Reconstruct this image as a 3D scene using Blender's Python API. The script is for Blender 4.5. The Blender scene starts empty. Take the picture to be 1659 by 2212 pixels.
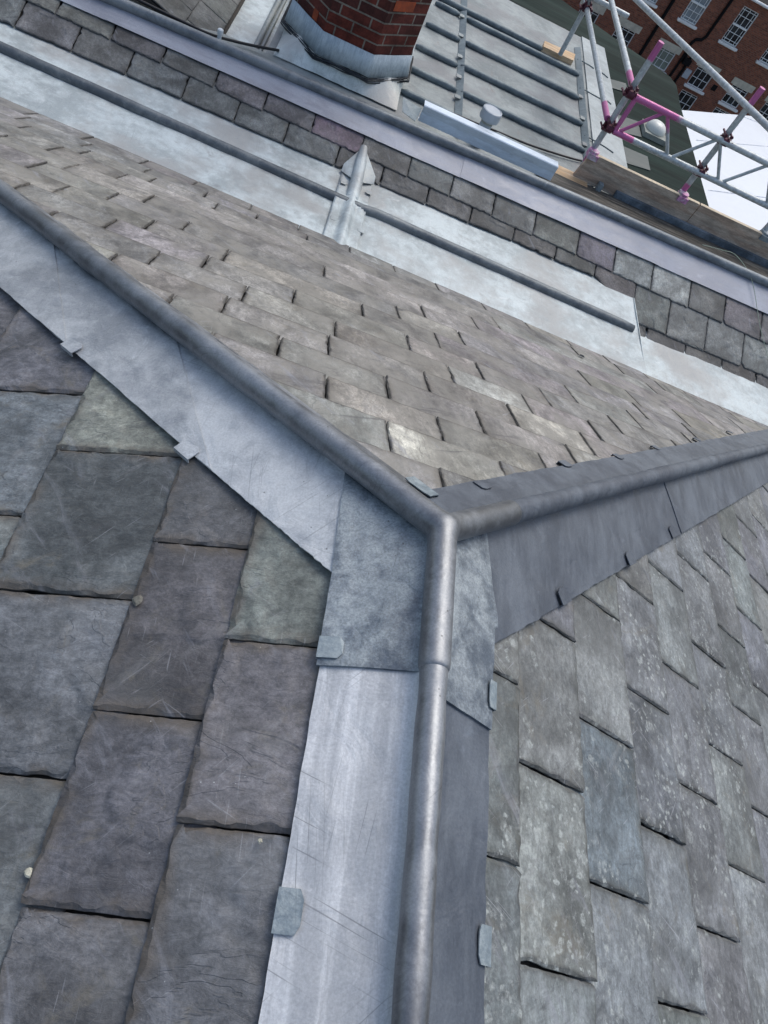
import bpy, bmesh, math, random
from mathutils import Vector, Matrix, noise
D = bpy.data; SC = bpy.context.scene; COL = SC.collection
rnd = random.Random(7)
# ------------------------------------------------------------------ camera
CAMP = Vector((-0.40511456, -0.76499565, 0.97576045))
RW = ((0.92670874, 0.10354746, 0.36123237), (0.29594654, -0.79349814, -0.53176719), (0.23157407, 0.59969878, -0.76598618))
cam = D.objects.new('camera', D.cameras.new('camera')); COL.objects.link(cam)
r0, r1, r2 = (Vector(r).normalized() for r in RW)
cam.matrix_world = Matrix(((r0.x, -r1.x, -r2.x, CAMP.x), (r0.y, -r1.y, -r2.y, CAMP.y), (r0.z, -r1.z, -r2.z, CAMP.z), (0, 0, 0, 1)))
cam.data.sensor_fit = 'VERTICAL'; cam.data.sensor_height = 36; cam.data.sensor_width = 27
cam.data.lens = 1597 / 2212 * 36; cam.data.clip_start = .02; cam.data.clip_end = 2000
SC.camera = cam; SC.render.resolution_x = 768; SC.render.resolution_y = 1024
# ------------------------------------------------------------------ sky, sun, exposure
SUN_AZ, SUN_EL = math.radians(30), math.radians(57)
w = D.worlds.new('World'); SC.world = w; w.use_nodes = True
wn = w.node_tree; bg = wn.nodes['Background']
sky = wn.nodes.new('ShaderNodeTexSky'); sky.sky_type = 'NISHITA'; sky.sun_disc = False
sky.sun_elevation = SUN_EL; sky.sun_rotation = SUN_AZ; sky.dust_density = 4; sky.air_density = 1.3; sky.ozone_density = 1.1
wn.links.new(sky.outputs[0], bg.inputs[0]); bg.inputs[1].default_value = 0.15
sun = D.objects.new('sun', D.lights.new('sun', 'SUN')); COL.objects.link(sun)
sun.data.energy = .85; sun.data.angle = math.radians(35); sun.data.color = (.88, .96, 1)
sd = Vector((math.sin(SUN_AZ) * math.cos(SUN_EL), math.cos(SUN_AZ) * math.cos(SUN_EL), math.sin(SUN_EL)))
sun.rotation_euler = sd.to_track_quat('Z', 'Y').to_euler()
SC.view_settings.view_transform = 'Standard'; SC.view_settings.look = 'None'
SC.view_settings.exposure = 0.22; SC.view_settings.gamma = 1
# ------------------------------------------------------------------ helpers
def hit(px, py, n, c):
    """point of the plane n.p = c seen at a photo point (1659 x 2212 frame)"""
    q = ((px - 829.5) / 1597, (py - 1106) / 1597, 1)
    v = r0 * q[0] + r1 * q[1] + r2 * q[2]
    n = Vector(n); return CAMP + v * ((c - n.dot(CAMP)) / n.dot(v))
def tag(o, label=None, cat=None, group=None, kind=None):
    if label: o['label'] = label
    if cat: o['category'] = cat
    if group: o['group'] = group
    if kind: o['kind'] = kind
    return o
def thing(name, label, cat, loc=(0, 0, 0), group=None):
    o = D.objects.new(name, None); COL.objects.link(o); o.location = loc; o.empty_display_size = .1
    return tag(o, label, cat, group)
class MB:
    def __init__(s): s.v = []; s.f = []; s.c = []; s.r = []; s.e = []; s.uv = {}; s.sm = False
    def add(s, co, tint=(1, 1, 1), rn=(0, 0, 0), e=0.0):
        s.v.append(tuple(co)); s.c.append(tint); s.r.append(rn); s.e.append(e); return len(s.v) - 1
    def face(s, idx, uv=None):
        s.f.append(tuple(idx))
        if uv: s.uv[len(s.f) - 1] = uv
    def box(s, x0, x1, y0, y1, z0, z1, **k):
        i = [s.add((x, y, z), **k) for z in (z0, z1) for y in (y0, y1) for x in (x0, x1)]
        for q in ((0, 2, 3, 1), (4, 5, 7, 6), (0, 1, 5, 4), (2, 6, 7, 3), (0, 4, 6, 2), (1, 3, 7, 5)): s.face([i[j] for j in q])
    def prism(s, top, dz, **k):
        """closed slab: polygon top (3-D points) and the same moved by vector dz"""
        n = len(top); a = [s.add(p, **k) for p in top]; b = [s.add(Vector(p) + Vector(dz), **k) for p in top]
        s.face(a); s.face(b[::-1])
        for i in range(n): j = (i + 1) % n; s.face((a[i], b[i], b[j], a[j]))
    def obox(s, p, q, wv, hv, **k):
        """beam from p to q with half-width vector wv and half-height vector hv"""
        p, q, wv, hv = map(Vector, (p, q, wv, hv))
        i = [s.add(c, **k) for c in (p - wv - hv, p + wv - hv, p + wv + hv, p - wv + hv, q - wv - hv, q + wv - hv, q + wv + hv, q - wv + hv)]
        for f in ((0, 3, 2, 1), (4, 5, 6, 7), (0, 1, 5, 4), (1, 2, 6, 5), (2, 3, 7, 6), (3, 0, 4, 7)): s.face([i[j] for j in f])
    def tube(s, pts, r, n=20, step=None, cap=True, tint=None, wob=0.0, a0=0, a1=2 * math.pi):
        pts = [Vector(p) for p in pts]
        if step:
            o = [pts[0]]
            for a, b in zip(pts, pts[1:]):
                m = max(1, int((b - a).length / step)); o += [a.lerp(b, (i + 1) / m) for i in range(m)]
            pts = o
        rings = []; up = None
        for i, p in enumerate(pts):
            d = (pts[min(i + 1, len(pts) - 1)] - pts[max(i - 1, 0)]).normalized()
            if up is None: up = Vector((0, 0, 1)) if abs(d.z) < .9 else Vector((1, 0, 0))
            side = d.cross(up).normalized(); u2 = side.cross(d).normalized(); up = u2
            rr = r(i / (len(pts) - 1)) if callable(r) else r
            if wob: rr *= 1 + wob * noise.noise(p * 3.1) + wob * .6 * noise.noise(p * 17)
            t = tint(p) if tint else (1, 1, 1)
            rings.append([s.add(p + (side * math.cos(a) + u2 * math.sin(a)) * rr, tint=t) for a in [a0 + (a1 - a0) * j / n for j in range(n)]])
        for a, b in zip(rings, rings[1:]):
            for j in range(n): k = (j + 1) % n; s.face((a[j], a[k], b[k], b[j]))
        if cap: s.face(rings[0][::-1]); s.face(rings[-1])
    def lathe(s, c, prof, n=40, axis=2):
        c = Vector(c); rings = []
        for r, z in prof:
            rings.append([s.add(c + Vector((r * math.cos(2 * math.pi * j / n), r * math.sin(2 * math.pi * j / n), z))) for j in range(n)])
        for a, b in zip(rings, rings[1:]):
            for j in range(n): k = (j + 1) % n; s.face((a[j], a[k], b[k], b[j]))
        s.face(rings[0][::-1]); s.face(rings[-1])
    def build(s, name, mat, parent=None, smooth=False, mods=(), label=None, auto=None):
        me = D.meshes.new(name); me.from_pydata(s.v, [], s.f); me.update()
        for nm, dat in (('tint', s.c), ('rnd', s.r)):
            a = me.attributes.new(nm, 'FLOAT_COLOR', 'POINT'); a.data.foreach_set('color', [x for c in dat for x in (c[0], c[1], c[2], 1)])
        a = me.attributes.new('edge', 'FLOAT', 'POINT'); a.data.foreach_set('value', s.e)
        if s.uv:
            uvl = me.uv_layers.new(name='UVMap')
            for fi, uv in s.uv.items():
                for li, q in zip(me.polygons[fi].loop_indices, uv): uvl.data[li].uv = q
        if smooth: me.polygons.foreach_set('use_smooth', [True] * len(me.polygons))
        me.materials.append(mat)
        o = D.objects.new(name, me); COL.objects.link(o)
        if parent:
            o.parent = parent; top = parent
            while top.parent: top = top.parent
            if parent.type == 'EMPTY': o.matrix_parent_inverse = Matrix.Translation(-parent.location)
        for m in mods:
            md = o.modifiers.new(m[0], m[0])
            for k, v in m[1].items(): setattr(md, k, v)
        if label: o['label'] = label
        return o
SOL = lambda t: ('SOLIDIFY', dict(thickness=t, offset=-1))
ESP = ('EDGE_SPLIT', dict(split_angle=math.radians(50)))
# ------------------------------------------------------------------ materials
class MT:
    def __init__(s, name):
        s.m = D.materials.new(name); s.m.use_nodes = True; s.t = s.m.node_tree; s.n = s.t.nodes; s.l = s.t.links
        s.b = s.n['Principled BSDF']
    def node(s, ty, **k):
        n = s.n.new(ty)
        for a, v in k.items():
            if a.startswith('i_'): n.inputs[a[2:].replace('_', ' ')].default_value = v
            else: setattr(n, a, v)
        return n
    def lk(s, a, b): s.l.new(a, b)
    def coord(s, scale=(1, 1, 1), rot=(0, 0, 0), rand=True, src='Object'):
        tc = s.node('ShaderNodeTexCoord'); out = tc.outputs[src]
        if rand:
            at = s.node('ShaderNodeAttribute', attribute_name='rnd'); ad = s.node('ShaderNodeVectorMath', operation='ADD')
            s.lk(out, ad.inputs[0]); s.lk(at.outputs['Vector'], ad.inputs[1]); out = ad.outputs[0]
        if rot[2]:
            m0 = s.node('ShaderNodeMapping'); m0.inputs['Rotation'].default_value = (0, 0, rot[2]); s.lk(out, m0.inputs[0]); out = m0.outputs[0]
        mp = s.node('ShaderNodeMapping'); mp.inputs['Scale'].default_value = scale
        s.lk(out, mp.inputs[0]); return mp.outputs[0]
    def noise(s, vec, scale, detail=6, rough=.6, dist=0, lac=2.0):
        n = s.node('ShaderNodeTexNoise'); s.lk(vec, n.inputs['Vector'])
        n.inputs['Scale'].default_value = scale; n.inputs['Detail'].default_value = detail; n.inputs['Roughness'].default_value = rough; n.inputs['Distortion'].default_value = dist
        return n.outputs['Fac']
    def ramp(s, fac, a, b, va=0.0, vb=1.0):
        n = s.node('ShaderNodeMapRange'); n.interpolation_type = 'SMOOTHSTEP'; s.lk(fac, n.inputs[0])
        for i, v in zip((1, 2, 3, 4), (a, b, va, vb)): n.inputs[i].default_value = v
        return n.outputs[0]
    def math(s, op, a, b=None, c=None):
        n = s.node('ShaderNodeMath', operation=op)
        for i, v in enumerate((a, b, c)):
            if v is None: continue
            if isinstance(v, (int, float)): n.inputs[i].default_value = v
            else: s.lk(v, n.inputs[i])
        return n.outputs[0]
    def mix(s, fac, a, b, mode='MIX'):
        n = s.node('ShaderNodeMix', data_type='RGBA', blend_type=mode)
        for i, v in ((0, fac), (6, a), (7, b)):
            if isinstance(v, (int, float)): n.inputs[i].default_value = v
            elif isinstance(v, tuple): n.inputs[i].default_value = (*v, 1)
            else: s.lk(v, n.inputs[i])
        return n.outputs[2]
    def attr(s, nm, out='Color'): return s.node('ShaderNodeAttribute', attribute_name=nm).outputs[out]
    def voro(s, vec, scale, out='Distance', rand=1):
        n = s.node('ShaderNodeTexVoronoi'); s.lk(vec, n.inputs['Vector']); n.inputs['Scale'].default_value = scale; n.inputs['Randomness'].default_value = rand
        return n.outputs[out]
    def fin(s, col=None, rough=None, bump=None, bd=.002, bs=1.0, metal=0, spec=.5):
        for v, nm in ((col, 'Base Color'), (rough, 'Roughness')):
            if v is None: continue
            if isinstance(v, tuple): s.b.inputs[nm].default_value = (*v, 1)
            elif isinstance(v, (int, float)): s.b.inputs[nm].default_value = v
            else: s.lk(v, s.b.inputs[nm])
        s.b.inputs['Metallic'].default_value = metal; s.b.inputs['Specular IOR Level'].default_value = spec
        if bump is not None:
            bn = s.node('ShaderNodeBump'); bn.inputs['Distance'].default_value = bd; bn.inputs['Strength'].default_value = bs
            s.lk(bump, bn.inputs['Height']); s.lk(bn.outputs[0], s.b.inputs['Normal'])
        return s.m
def cool(c): return (c[0] * .93, c[1] * 1.02, c[2] * 1.0)
def slate_mat(name, grain=(3, 1, 1), lichen=0.0, dirt=.5, dcol=(.12, .10, .08), scr=.5, big=5.0, contrast=1.0, warm=None, rough=.55, bd=.0022, stain=0.0, aniso=(1, 1, 1), riv=1.0, grime=.25):
    s = MT(name); v = s.coord(scale=aniso); vg = s.coord(scale=grain)
    n1 = s.noise(v, big, 8, .62, .4); n2 = s.noise(vg, 26, 9, .68, .6); n3 = s.noise(v, 220, 4, .7)
    k = s.math('MULTIPLY', s.ramp(n1, .36, .64, 1 - .36 * contrast, 1 + .32 * contrast), s.ramp(n2, .36, .66, 1 - .2 * contrast, 1 + .22 * contrast))
    k = s.math('MULTIPLY', k, s.ramp(n3, .3, .7, .84, 1.16))
    k = s.math('MULTIPLY', k, s.ramp(s.noise(v, 75, 7, .8), .36, .64, 1 - .17 * contrast, 1 + .2 * contrast))
    k = s.math('MULTIPLY', k, s.ramp(s.noise(v, 2.4, 4, .5, .8), .42, .58, 1 - .16 * contrast, 1 + .12 * contrast))
    col = s.mix(1.0, s.attr('tint'), k, 'MULTIPLY')
    # hue drift inside a slate
    col = s.mix(s.ramp(s.noise(v, 3.3, 3, .5), .45, .75, 0, .35), col, (.15, .155, .15))
    if warm: col = s.mix(s.ramp(s.noise(v, 7, 6, .6), .4, .68, 0, .75), col, warm)
    # dirt kept at the margins and in patches
    e = s.math('MULTIPLY', s.math('POWER', s.attr('edge', 'Fac'), 1.6), s.ramp(s.noise(v, 12, 6, .65), .38, .56))
    col = s.mix(s.math('MULTIPLY', e, dirt), col, dcol)
    if stain: col = s.mix(s.math('MULTIPLY', s.ramp(s.noise(v, 9, 7, .7, 1), .55, .72), stain), col, (.17, .15, .11))
    col = s.mix(s.math('MULTIPLY', s.math('MULTIPLY', s.ramp(s.attr('edge', 'Fac'), .66, .84), s.ramp(s.noise(v, 9, 5, .6), .36, .5)), grime), col, (.045, .042, .038))
    # riven layers: little terraces that break off along wandering lines
    tr = s.math('MULTIPLY', s.noise(vg, 3.2, 5, .55, .7), 11.0); fr = s.math('FRACT', tr); terr = s.math('ADD', s.math('FLOOR', tr), s.ramp(fr, 0, .12))
    tg = s.ramp(s.noise(v, 5, 3, .5), .50, .60); ln_ = s.math('MULTIPLY', s.ramp(fr, .0, .03), s.ramp(fr, .13, .05))
    col = s.mix(s.math('MULTIPLY', s.math('MULTIPLY', ln_, tg), .28 * riv), col, (.05, .052, .056))
    # scratches: thin pale marks, two directions
    for rz, sc, seed in ((.5, (4, 150, 0), .665), (-.9, (6, 170, 0), .67), (1.5, (9, 190, 0), .665), (2.4, (12, 150, 0), .67)):
        m = s.noise(s.coord(scale=sc, rot=(.1, .05, rz)), 1.5, 2, .5, .25)
        g = s.ramp(s.noise(v, 7 + rz, 3, .5), .5, .64)
        col = s.mix(s.math('MULTIPLY', s.math('MULTIPLY', s.ramp(m, seed - .01, seed + .07), g), scr * .8), col, (.42, .43, .46))
    # soft rubbed smears
    for rz, c_, k_ in ((.9, (.26, .27, .30), .5), (-.5, (.055, .055, .06), .6), (2.2, (.24, .24, .24), .35)):
        m = s.noise(s.coord(scale=(3, 14, 0), rot=(.1, .1, rz)), 1.6, 8, .68, .8)
        col = s.mix(s.math('MULTIPLY', s.math('MULTIPLY', s.ramp(m, .54, .7), s.ramp(s.noise(v, 4 + rz, 3, .5), .42, .6)), k_ * contrast), col, c_)
    # specks
    vo = s.voro(v, 55); g = s.ramp(s.noise(v, 6, 3, .6), .54, .66)
    col = s.mix(s.math('MULTIPLY', s.math('MULTIPLY', s.ramp(vo, .07, .04), g), .8), col, (.5, .52, .52))
    if lichen:
        dv = s.node('ShaderNodeVectorMath', operation='ADD'); nn = s.node('ShaderNodeTexNoise'); s.lk(v, nn.inputs['Vector']); nn.inputs['Scale'].default_value = 60; nn.inputs['Detail'].default_value = 4
        sc = s.node('ShaderNodeVectorMath', operation='SCALE'); s.lk(nn.outputs['Color'], sc.inputs[0]); sc.inputs['Scale'].default_value = .022
        s.lk(v, dv.inputs[0]); s.lk(sc.outputs[0], dv.inputs[1])
        gate = s.ramp(s.noise(v, 4.2, 6, .65), .44, .58)
        for scale, r, st in ((24, .26, .62), (48, .28, .7), (11, .2, .45)):
            d = s.voro(dv.outputs[0], scale); ring = s.math('MULTIPLY', s.ramp(d, r, r - .1), gate)
            rough_ = s.ramp(s.noise(v, 130, 5, .75), .38, .62, .15, 1)
            col = s.mix(s.math('MULTIPLY', s.math('MULTIPLY', ring, rough_), lichen * st), col, (.42, .45, .43))
        # grey bloom
        col = s.mix(s.math('MULTIPLY', s.ramp(s.noise(v, 45, 8, .8), .5, .68), s.math('MULTIPLY', gate, lichen * .55)), col, (.37, .39, .38))
    hb = s.math('ADD', s.math('MULTIPLY', n2, 1.0), s.math('MULTIPLY', n3, .22)); hb = s.math('ADD', hb, s.math('MULTIPLY', n1, 1.6))
    hb = s.math('ADD', hb, s.math('MULTIPLY', s.math('MULTIPLY', terr, tg), .32 * riv))
    return s.fin(col, s.ramp(n2, .3, .7, rough - .1, rough + .2), hb, bd, 1.0, 0, .5)
def lead_mat(name, lo, hi, rough=.42, metal=.35, scale=6, streak=(1, 1, 1), spot=(.22, .23, .25), spots=.5, scr=.5, dull=None, bd=.0012, rot=0, fine=.5, tinted=False):
    s = MT(name); lo = (lo[0] * .98, lo[1] * 1.0, lo[2] * .92); hi = (hi[0] * .98, hi[1] * 1.0, hi[2] * .92); v = s.coord(rand=False); vs = s.coord(scale=streak, rot=(0, 0, rot), rand=False)
    n1 = s.noise(v, scale * .5, 7, .6, .5); n2 = s.noise(vs, scale * 3, 8, .68, .3); n3 = s.noise(v, 240, 4, .75)
    wt = .6 if min(streak) < .5 else .45; f = s.math('ADD', s.math('MULTIPLY', n1, 1 - wt), s.math('MULTIPLY', n2, wt))
    col = s.mix(s.ramp(f, .40, .60), lo, hi)
    if tinted: col = s.mix(1, col, s.attr('tint'), 'MULTIPLY')
    # white oxide bloom and runs
    col = s.mix(s.math('MULTIPLY', s.ramp(s.noise(v, scale * 2.2, 9, .75, 1.5), .56, .72), .45), col, tuple(min(.8, c * 1.5) for c in hi))
    col = s.mix(1, col, s.ramp(n3, .25, .75, 1 - .3 * fine, 1 + .3 * fine), 'MULTIPLY')
    col = s.mix(s.math('MULTIPLY', s.ramp(s.noise(v, 4.5, 8, .7, 1.2), .56, .74), spots), col, spot)
    if dull: col = s.mix(s.ramp(s.noise(v, 2.1, 6, .6), .46, .66, 0, .8), col, dull)
    for rz, sc in ((.4 + rot, (3, 200, 0)), (-.8 + rot, (4, 170, 0)), (1.45 + rot, (2, 210, 0)), (1.7 + rot, (2.4, 190, 0))):
        m = s.noise(s.coord(scale=sc, rot=(0, 0, rz), rand=False), 1.3, 2, .5, .2); g = s.ramp(s.noise(v, 5 + rz, 2, .5), .42, .58)
        col = s.mix(s.math('MULTIPLY', s.math('MULTIPLY', s.ramp(m, .64, .72), g), scr), col, tuple(c * .55 for c in lo))
    m = s.ramp(s.voro(v, 38), .085, .05); col = s.mix(s.math('MULTIPLY', m, s.ramp(s.noise(v, 3, 2, .5), .5, .6, 0, .7)), col, (.06, .06, .06))
    bh = s.math('ADD', s.math('MULTIPLY', s.noise(v, 13, 4, .55, .6), 4.5), s.math('MULTIPLY', n2, .6)); bh = s.math('ADD', bh, s.math('MULTIPLY', n3, .12))
    return s.fin(col, s.ramp(n2, .3, .7, rough - .08, rough + .16), bh, bd, 1.0, metal, .5)
def simple_mat(name, col, rough=.6, metal=0, var=.25, scale=8, stretch=(1, 1, 1), bd=.001, spec=.5, col2=None):
    s = MT(name); v = s.coord(scale=stretch, rand=False); n = s.noise(v, scale, 7, .65, .3); n2 = s.noise(v, scale * 9, 5, .7)
    k = s.math('MULTIPLY', s.ramp(n, .3, .7, 1 - var, 1 + var), s.ramp(n2, .3, .7, 1 - var * .5, 1 + var * .5))
    base = s.mix(s.ramp(s.noise(v, scale * .6, 5, .6), .45, .6), col, col2) if col2 else col
    c = s.mix(1, base, k, 'MULTIPLY')
    return s.fin(c, s.ramp(n, .3, .7, max(rough - .1, .02), min(rough + .1, 1)), s.math('ADD', n, s.math('MULTIPLY', n2, .3)), bd, .8, metal, spec)
M = {}
M['slateL'] = slate_mat('slate_near', grain=(1, 2.4, 1.5), dirt=.85, scr=.35, stain=.5, rough=.5, contrast=1.1)
M['slateR'] = slate_mat('slate_lichen', grain=(2.4, 1, 1.5), lichen=1.25, dirt=.7, dcol=(.075, .08, .07), scr=.6, stain=.45, rough=.65, bd=.0018, contrast=1.1, grime=.45)
M['slateM'] = slate_mat('slate_weathered', grain=(1.5, .5, 1), dirt=.7, dcol=(.10, .085, .065), scr=.5, warm=(.235, .225, .20), stain=.4, rough=.7, bd=.0016, contrast=1.15, aniso=(1.2, .5, 1), grime=.8)
M['slateO'] = slate_mat('slate_far', grain=(2, 1, 1), dirt=.6, dcol=(.05, .05, .05), scr=.25, stain=.3, rough=.7, contrast=1.1)
M['deck'] = simple_mat('roof_deck', (.045, .04, .035), .9, var=.4)
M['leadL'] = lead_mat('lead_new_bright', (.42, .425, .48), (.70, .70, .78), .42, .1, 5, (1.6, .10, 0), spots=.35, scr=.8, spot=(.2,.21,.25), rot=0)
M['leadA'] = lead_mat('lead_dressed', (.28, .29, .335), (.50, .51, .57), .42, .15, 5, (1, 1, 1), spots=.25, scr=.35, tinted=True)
M['leadS'] = lead_mat('lead_saddle', (.095, .115, .155), (.32, .35, .40), .48, .15, 9, (1, 1, 1), spots=.35, scr=.3, fine=1, spot=(.09,.11,.16))
M['rollF'] = lead_mat('lead_ridge_roll', (.13, .145, .175), (.24, .26, .30), .5, .4, 5, spots=.3, scr=.2, spot=(.1, .11, .13))
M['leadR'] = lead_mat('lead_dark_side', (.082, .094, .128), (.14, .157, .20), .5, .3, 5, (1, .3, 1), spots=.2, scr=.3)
M['roll'] = lead_mat('lead_roll', (.15, .155, .182), (.30, .308, .355), .40, .62, 4, (1, 1, 1), spots=.4, scr=.3, spot=(.12, .125, .15), bd=.0004)
M['leadG'] = lead_mat('lead_gutter_weathered', (.33, .365, .405), (.55, .60, .66), .5, .1, 4.5, (1, 1, 1), spot=(.20, .20, .20), spots=.6, scr=.4, dull=(.33, .33, .32))
M['leadGr'] = lead_mat('lead_gutter_roll', (.095, .11, .135), (.19, .21, .24), .5, .3, 6, spots=.3, scr=.1)
M['leadP'] = lead_mat('lead_new_purple_sheen', (.245, .255, .325), (.335, .35, .44), .45, .2, 4, (.4, 2, 1), spots=.12, scr=.2, bd=.0003)
M['leadF'] = lead_mat('lead_flat_old', (.17, .19, .21), (.31, .335, .36), .6, .15, 5, (.6, 1, 1), spot=(.20, .15, .135), spots=.6, scr=.5, dull=(.20, .205, .21))
M['leadG2'] = lead_mat('lead_border', (.27, .295, .325), (.42, .45, .49), .6, .1, 4, spot=(.2, .19, .19), spots=.4, scr=.4)
M['leadFr'] = lead_mat('lead_flat_roll', (.10, .13, .16), (.19, .225, .26), .5, .3, 6, spots=.2, scr=.1)
M['clip'] = lead_mat('lead_clip', (.20, .24, .29), (.34, .38, .43), .5, .3, 20, spots=.2, scr=.2)
M['galv'] = simple_mat('galvanised_sheet', (.56, .64, .72), .35, .12, .14, 5, (.6, 3, 3), bd=.0003)
M['pvc'] = simple_mat('grey_plastic', (.40, .44, .48), .4, 0, .05, 6)
M['board'] = simple_mat('scaffold_board', (.40, .29, .215), .8, 0, .35, 4, (1, 6, 6), col2=(.46, .37, .29))
M['edgewood'] = simple_mat('board_edge', (.62, .52, .38), .8, 0, .2, 10, (.5, 1, 1))
M['pine'] = simple_mat('new_pine', (.50, .33, .18), .7, 0, .25, 5, (1, 8, 8), col2=(.60, .44, .28))
M['moss'] = simple_mat('weathered_boarding', (.075, .067, .055), .9, 0, .55, 4, (1, 9, 9), col2=(.15, .135, .11), bd=.004)
M['curb'] = simple_mat('lead_upstand', (.12, .15, .18), .55, .2, .35, 6, col2=(.20, .235, .27))
M['black'] = simple_mat('black_rubber', (.012, .012, .014), .5)
M['string'] = simple_mat('pale_string', (.30, .36, .28), .7)
M['white'] = simple_mat('white_paint', (.75, .77, .76), .5, 0, .06, 3)
M['stone'] = simple_mat('pale_stone', (.50, .47, .38), .85, 0, .18, 2)
M['pinkclip'] = simple_mat('pink_sprayed_clip', (.55, .24, .42), .5, .1, .4, 25, col2=(.50, .45, .50))
M['rust'] = simple_mat('maroon_coupler', (.085, .02, .035), .5, .4, .4, 40)
M['marquee'] = simple_mat('white_canvas', (.70, .73, .76), .6, 0, .03, .3)
M['seam'] = simple_mat('canvas_seam', (.66, .69, .73), .6)
M['felt'] = simple_mat('green_felt', (.022, .032, .027), .95, 0, .4, .25, (.25, 5, 1), col2=(.032, .043, .037), bd=.002, spec=.1)
M['panel'] = simple_mat('rooflight_panel', (.065, .078, .072), .6, 0, .2, .5, (.4, 8, 1))
M['dome'] = simple_mat('dome_acrylic', (.62, .63, .58), .3, 0, .06, 1)
M['apron'] = lead_mat('white_coated_lead', (.55, .58, .59), (.78, .80, .82), .6, .0, 7, spot=(.30, .27, .22), spots=.7, scr=.5, dull=(.58, .55, .50))
M['skirt'] = lead_mat('chimney_lead', (.34, .40, .48), (.52, .58, .66), .5, .1, 8, (3, 3, .3), spots=.2, scr=.4)
M['kerbw'] = simple_mat('dome_kerb', (.26, .27, .24), .8, 0, .3, 2)
M['pipe'] = simple_mat('black_iron', (.006, .006, .007), .8, 0, .3, 3, spec=.2)
M['ground'] = simple_mat('asphalt', (.05, .05, .052), .9, 0, .3, .4)
M['scrap'] = simple_mat('mortar_crumb', (.52, .50, .40), .9, 0, .3, 90)
M['scrapg'] = simple_mat('old_mortar', (.17, .165, .14), .9, 0, .3, 90)
M['tar'] = simple_mat('black_sealant', (.02, .025, .03), .6, 0, .4, 30)
M['shinglewall'] = simple_mat('render_wall', (.2, .19, .17), .9, 0, .2, 1)
def glass_mat():
    s = MT('window_glass'); v = s.coord(rand=False); n = s.noise(v, .9, 3, .5)
    return s.fin(s.mix(s.ramp(n, .35, .65), (.004, .005, .006), (.03, .036, .04)), .25, None, spec=.3)
M['glass'] = glass_mat()
M['blind'] = simple_mat('net_curtain', (.20, .23, .25), .5, 0, .15, 1.5)
M['blindg'] = simple_mat('green_blind', (.17, .20, .165), .5, 0, .2, 2)
def tube_mat():
    s = MT('scaffold_tube'); v = s.coord(rand=False); n = s.noise(v, 30, 6, .6)
    base = s.mix(s.ramp(n, .3, .7), (.34, .37, .38), (.55, .59, .60))
    f = s.ramp(s.math('ADD', s.attr('tint', 'Fac'), s.math('MULTIPLY', s.math('SUBTRACT', n, .5), .5)), .35, .65)
    return s.fin(s.mix(f, (.48, .13, .31), base), s.ramp(n, .3, .7, .35, .5), n, .0006, .8, .25)
M['tube'] = tube_mat()
def brick_mat(name, sx, c1, c2, mortar, msz=.06, bw=.225, rh=.075, var=.5, src='UV', bd=.003):
    s = MT(name); tc = s.node('ShaderNodeTexCoord'); mp = s.node('ShaderNodeMapping')
    s.lk(tc.outputs[src], mp.inputs[0])
    if src == 'Object':
        sep = s.node('ShaderNodeSeparateXYZ'); cb = s.node('ShaderNodeCombineXYZ'); s.lk(mp.outputs[0], sep.inputs[0])
        s.lk(sep.outputs[0], cb.inputs[0]); s.lk(sep.outputs[2], cb.inputs[1]); vec = cb.outputs[0]
    else: vec = mp.outputs[0]
    b = s.node('ShaderNodeTexBrick'); s.lk(vec, b.inputs['Vector'])
    for k, val in (('Scale', sx), ('Mortar Size', msz), ('Mortar Smooth', .1), ('Bias', 0.0), ('Brick Width', bw), ('Row Height', rh)): b.inputs[k].default_value = val
    b.inputs['Color1'].default_value = (*c1, 1); b.inputs['Color2'].default_value = (*c2, 1); b.inputs['Mortar'].default_value = (*mortar, 1)
    n = s.noise(vec, 5, 7, .7); n2 = s.noise(vec, 60, 5, .7)
    col = s.mix(1, b.outputs['Color'], s.ramp(n, .3, .7, 1 - var, 1 + var), 'MULTIPLY'); col = s.mix(1, col, s.ramp(n2, .3, .7, .8, 1.2), 'MULTIPLY')
    h = s.math('ADD', s.math('MULTIPLY', s.math('SUBTRACT', 1, b.outputs['Fac']), 1.0), s.math('MULTIPLY', n2, .3))
    return s.fin(col, .85, h, bd, 1, 0, .3)
M['brickC'] = brick_mat('chimney_brick', 1, (.135, .03, .02), (.05, .018, .016), (.19, .165, .135), .006, var=.5)
M['brickO'] = simple_mat('orange_brick', (.30, .06, .02), .85, 0, .3, 20)
M['brickB'] = brick_mat('building_brick', 1, (.27, .095, .055), (.165, .06, .04), (.20, .14, .105), .010, bw=.23, rh=.1, var=.22, src='Object', bd=.01)
# ------------------------------------------------------------------ roof planes
TL, TR, MA, MBc, H = .465, .49, .019, .52, -.03
KA, KB = (TL + MA) / MBc, (TR - MA) / MBc          # plan slopes of the two hips
zL = lambda x, y: TL * x + H
zR = lambda x, y: -TR * x + H
zM = lambda x, y: -MA * x - MBc * y + H
TO = .45; zO = lambda x, y: -1.75 + TO * (y - 4.12)
nL = Vector((-TL, 0, 1)).normalized(); nR = Vector((TR, 0, 1)).normalized(); nM = Vector((MA, MBc, 1)).normalized(); nO = Vector((0, -TO, 1)).normalized()
def onL(px, py): return hit(px, py, (-TL, 0, 1), H)
def onR(px, py): return hit(px, py, (TR, 0, 1), H)
def onM(px, py): return hit(px, py, (MA, MBc, 1), H)
def onO(px, py): return hit(px, py, (0, -TO, 1), -1.75 - TO * 4.12)
def atz(px, py, z): return hit(px, py, (0, 0, 1), z)
def aty(px, py, y): return hit(px, py, (0, 1, 0), y)
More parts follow.
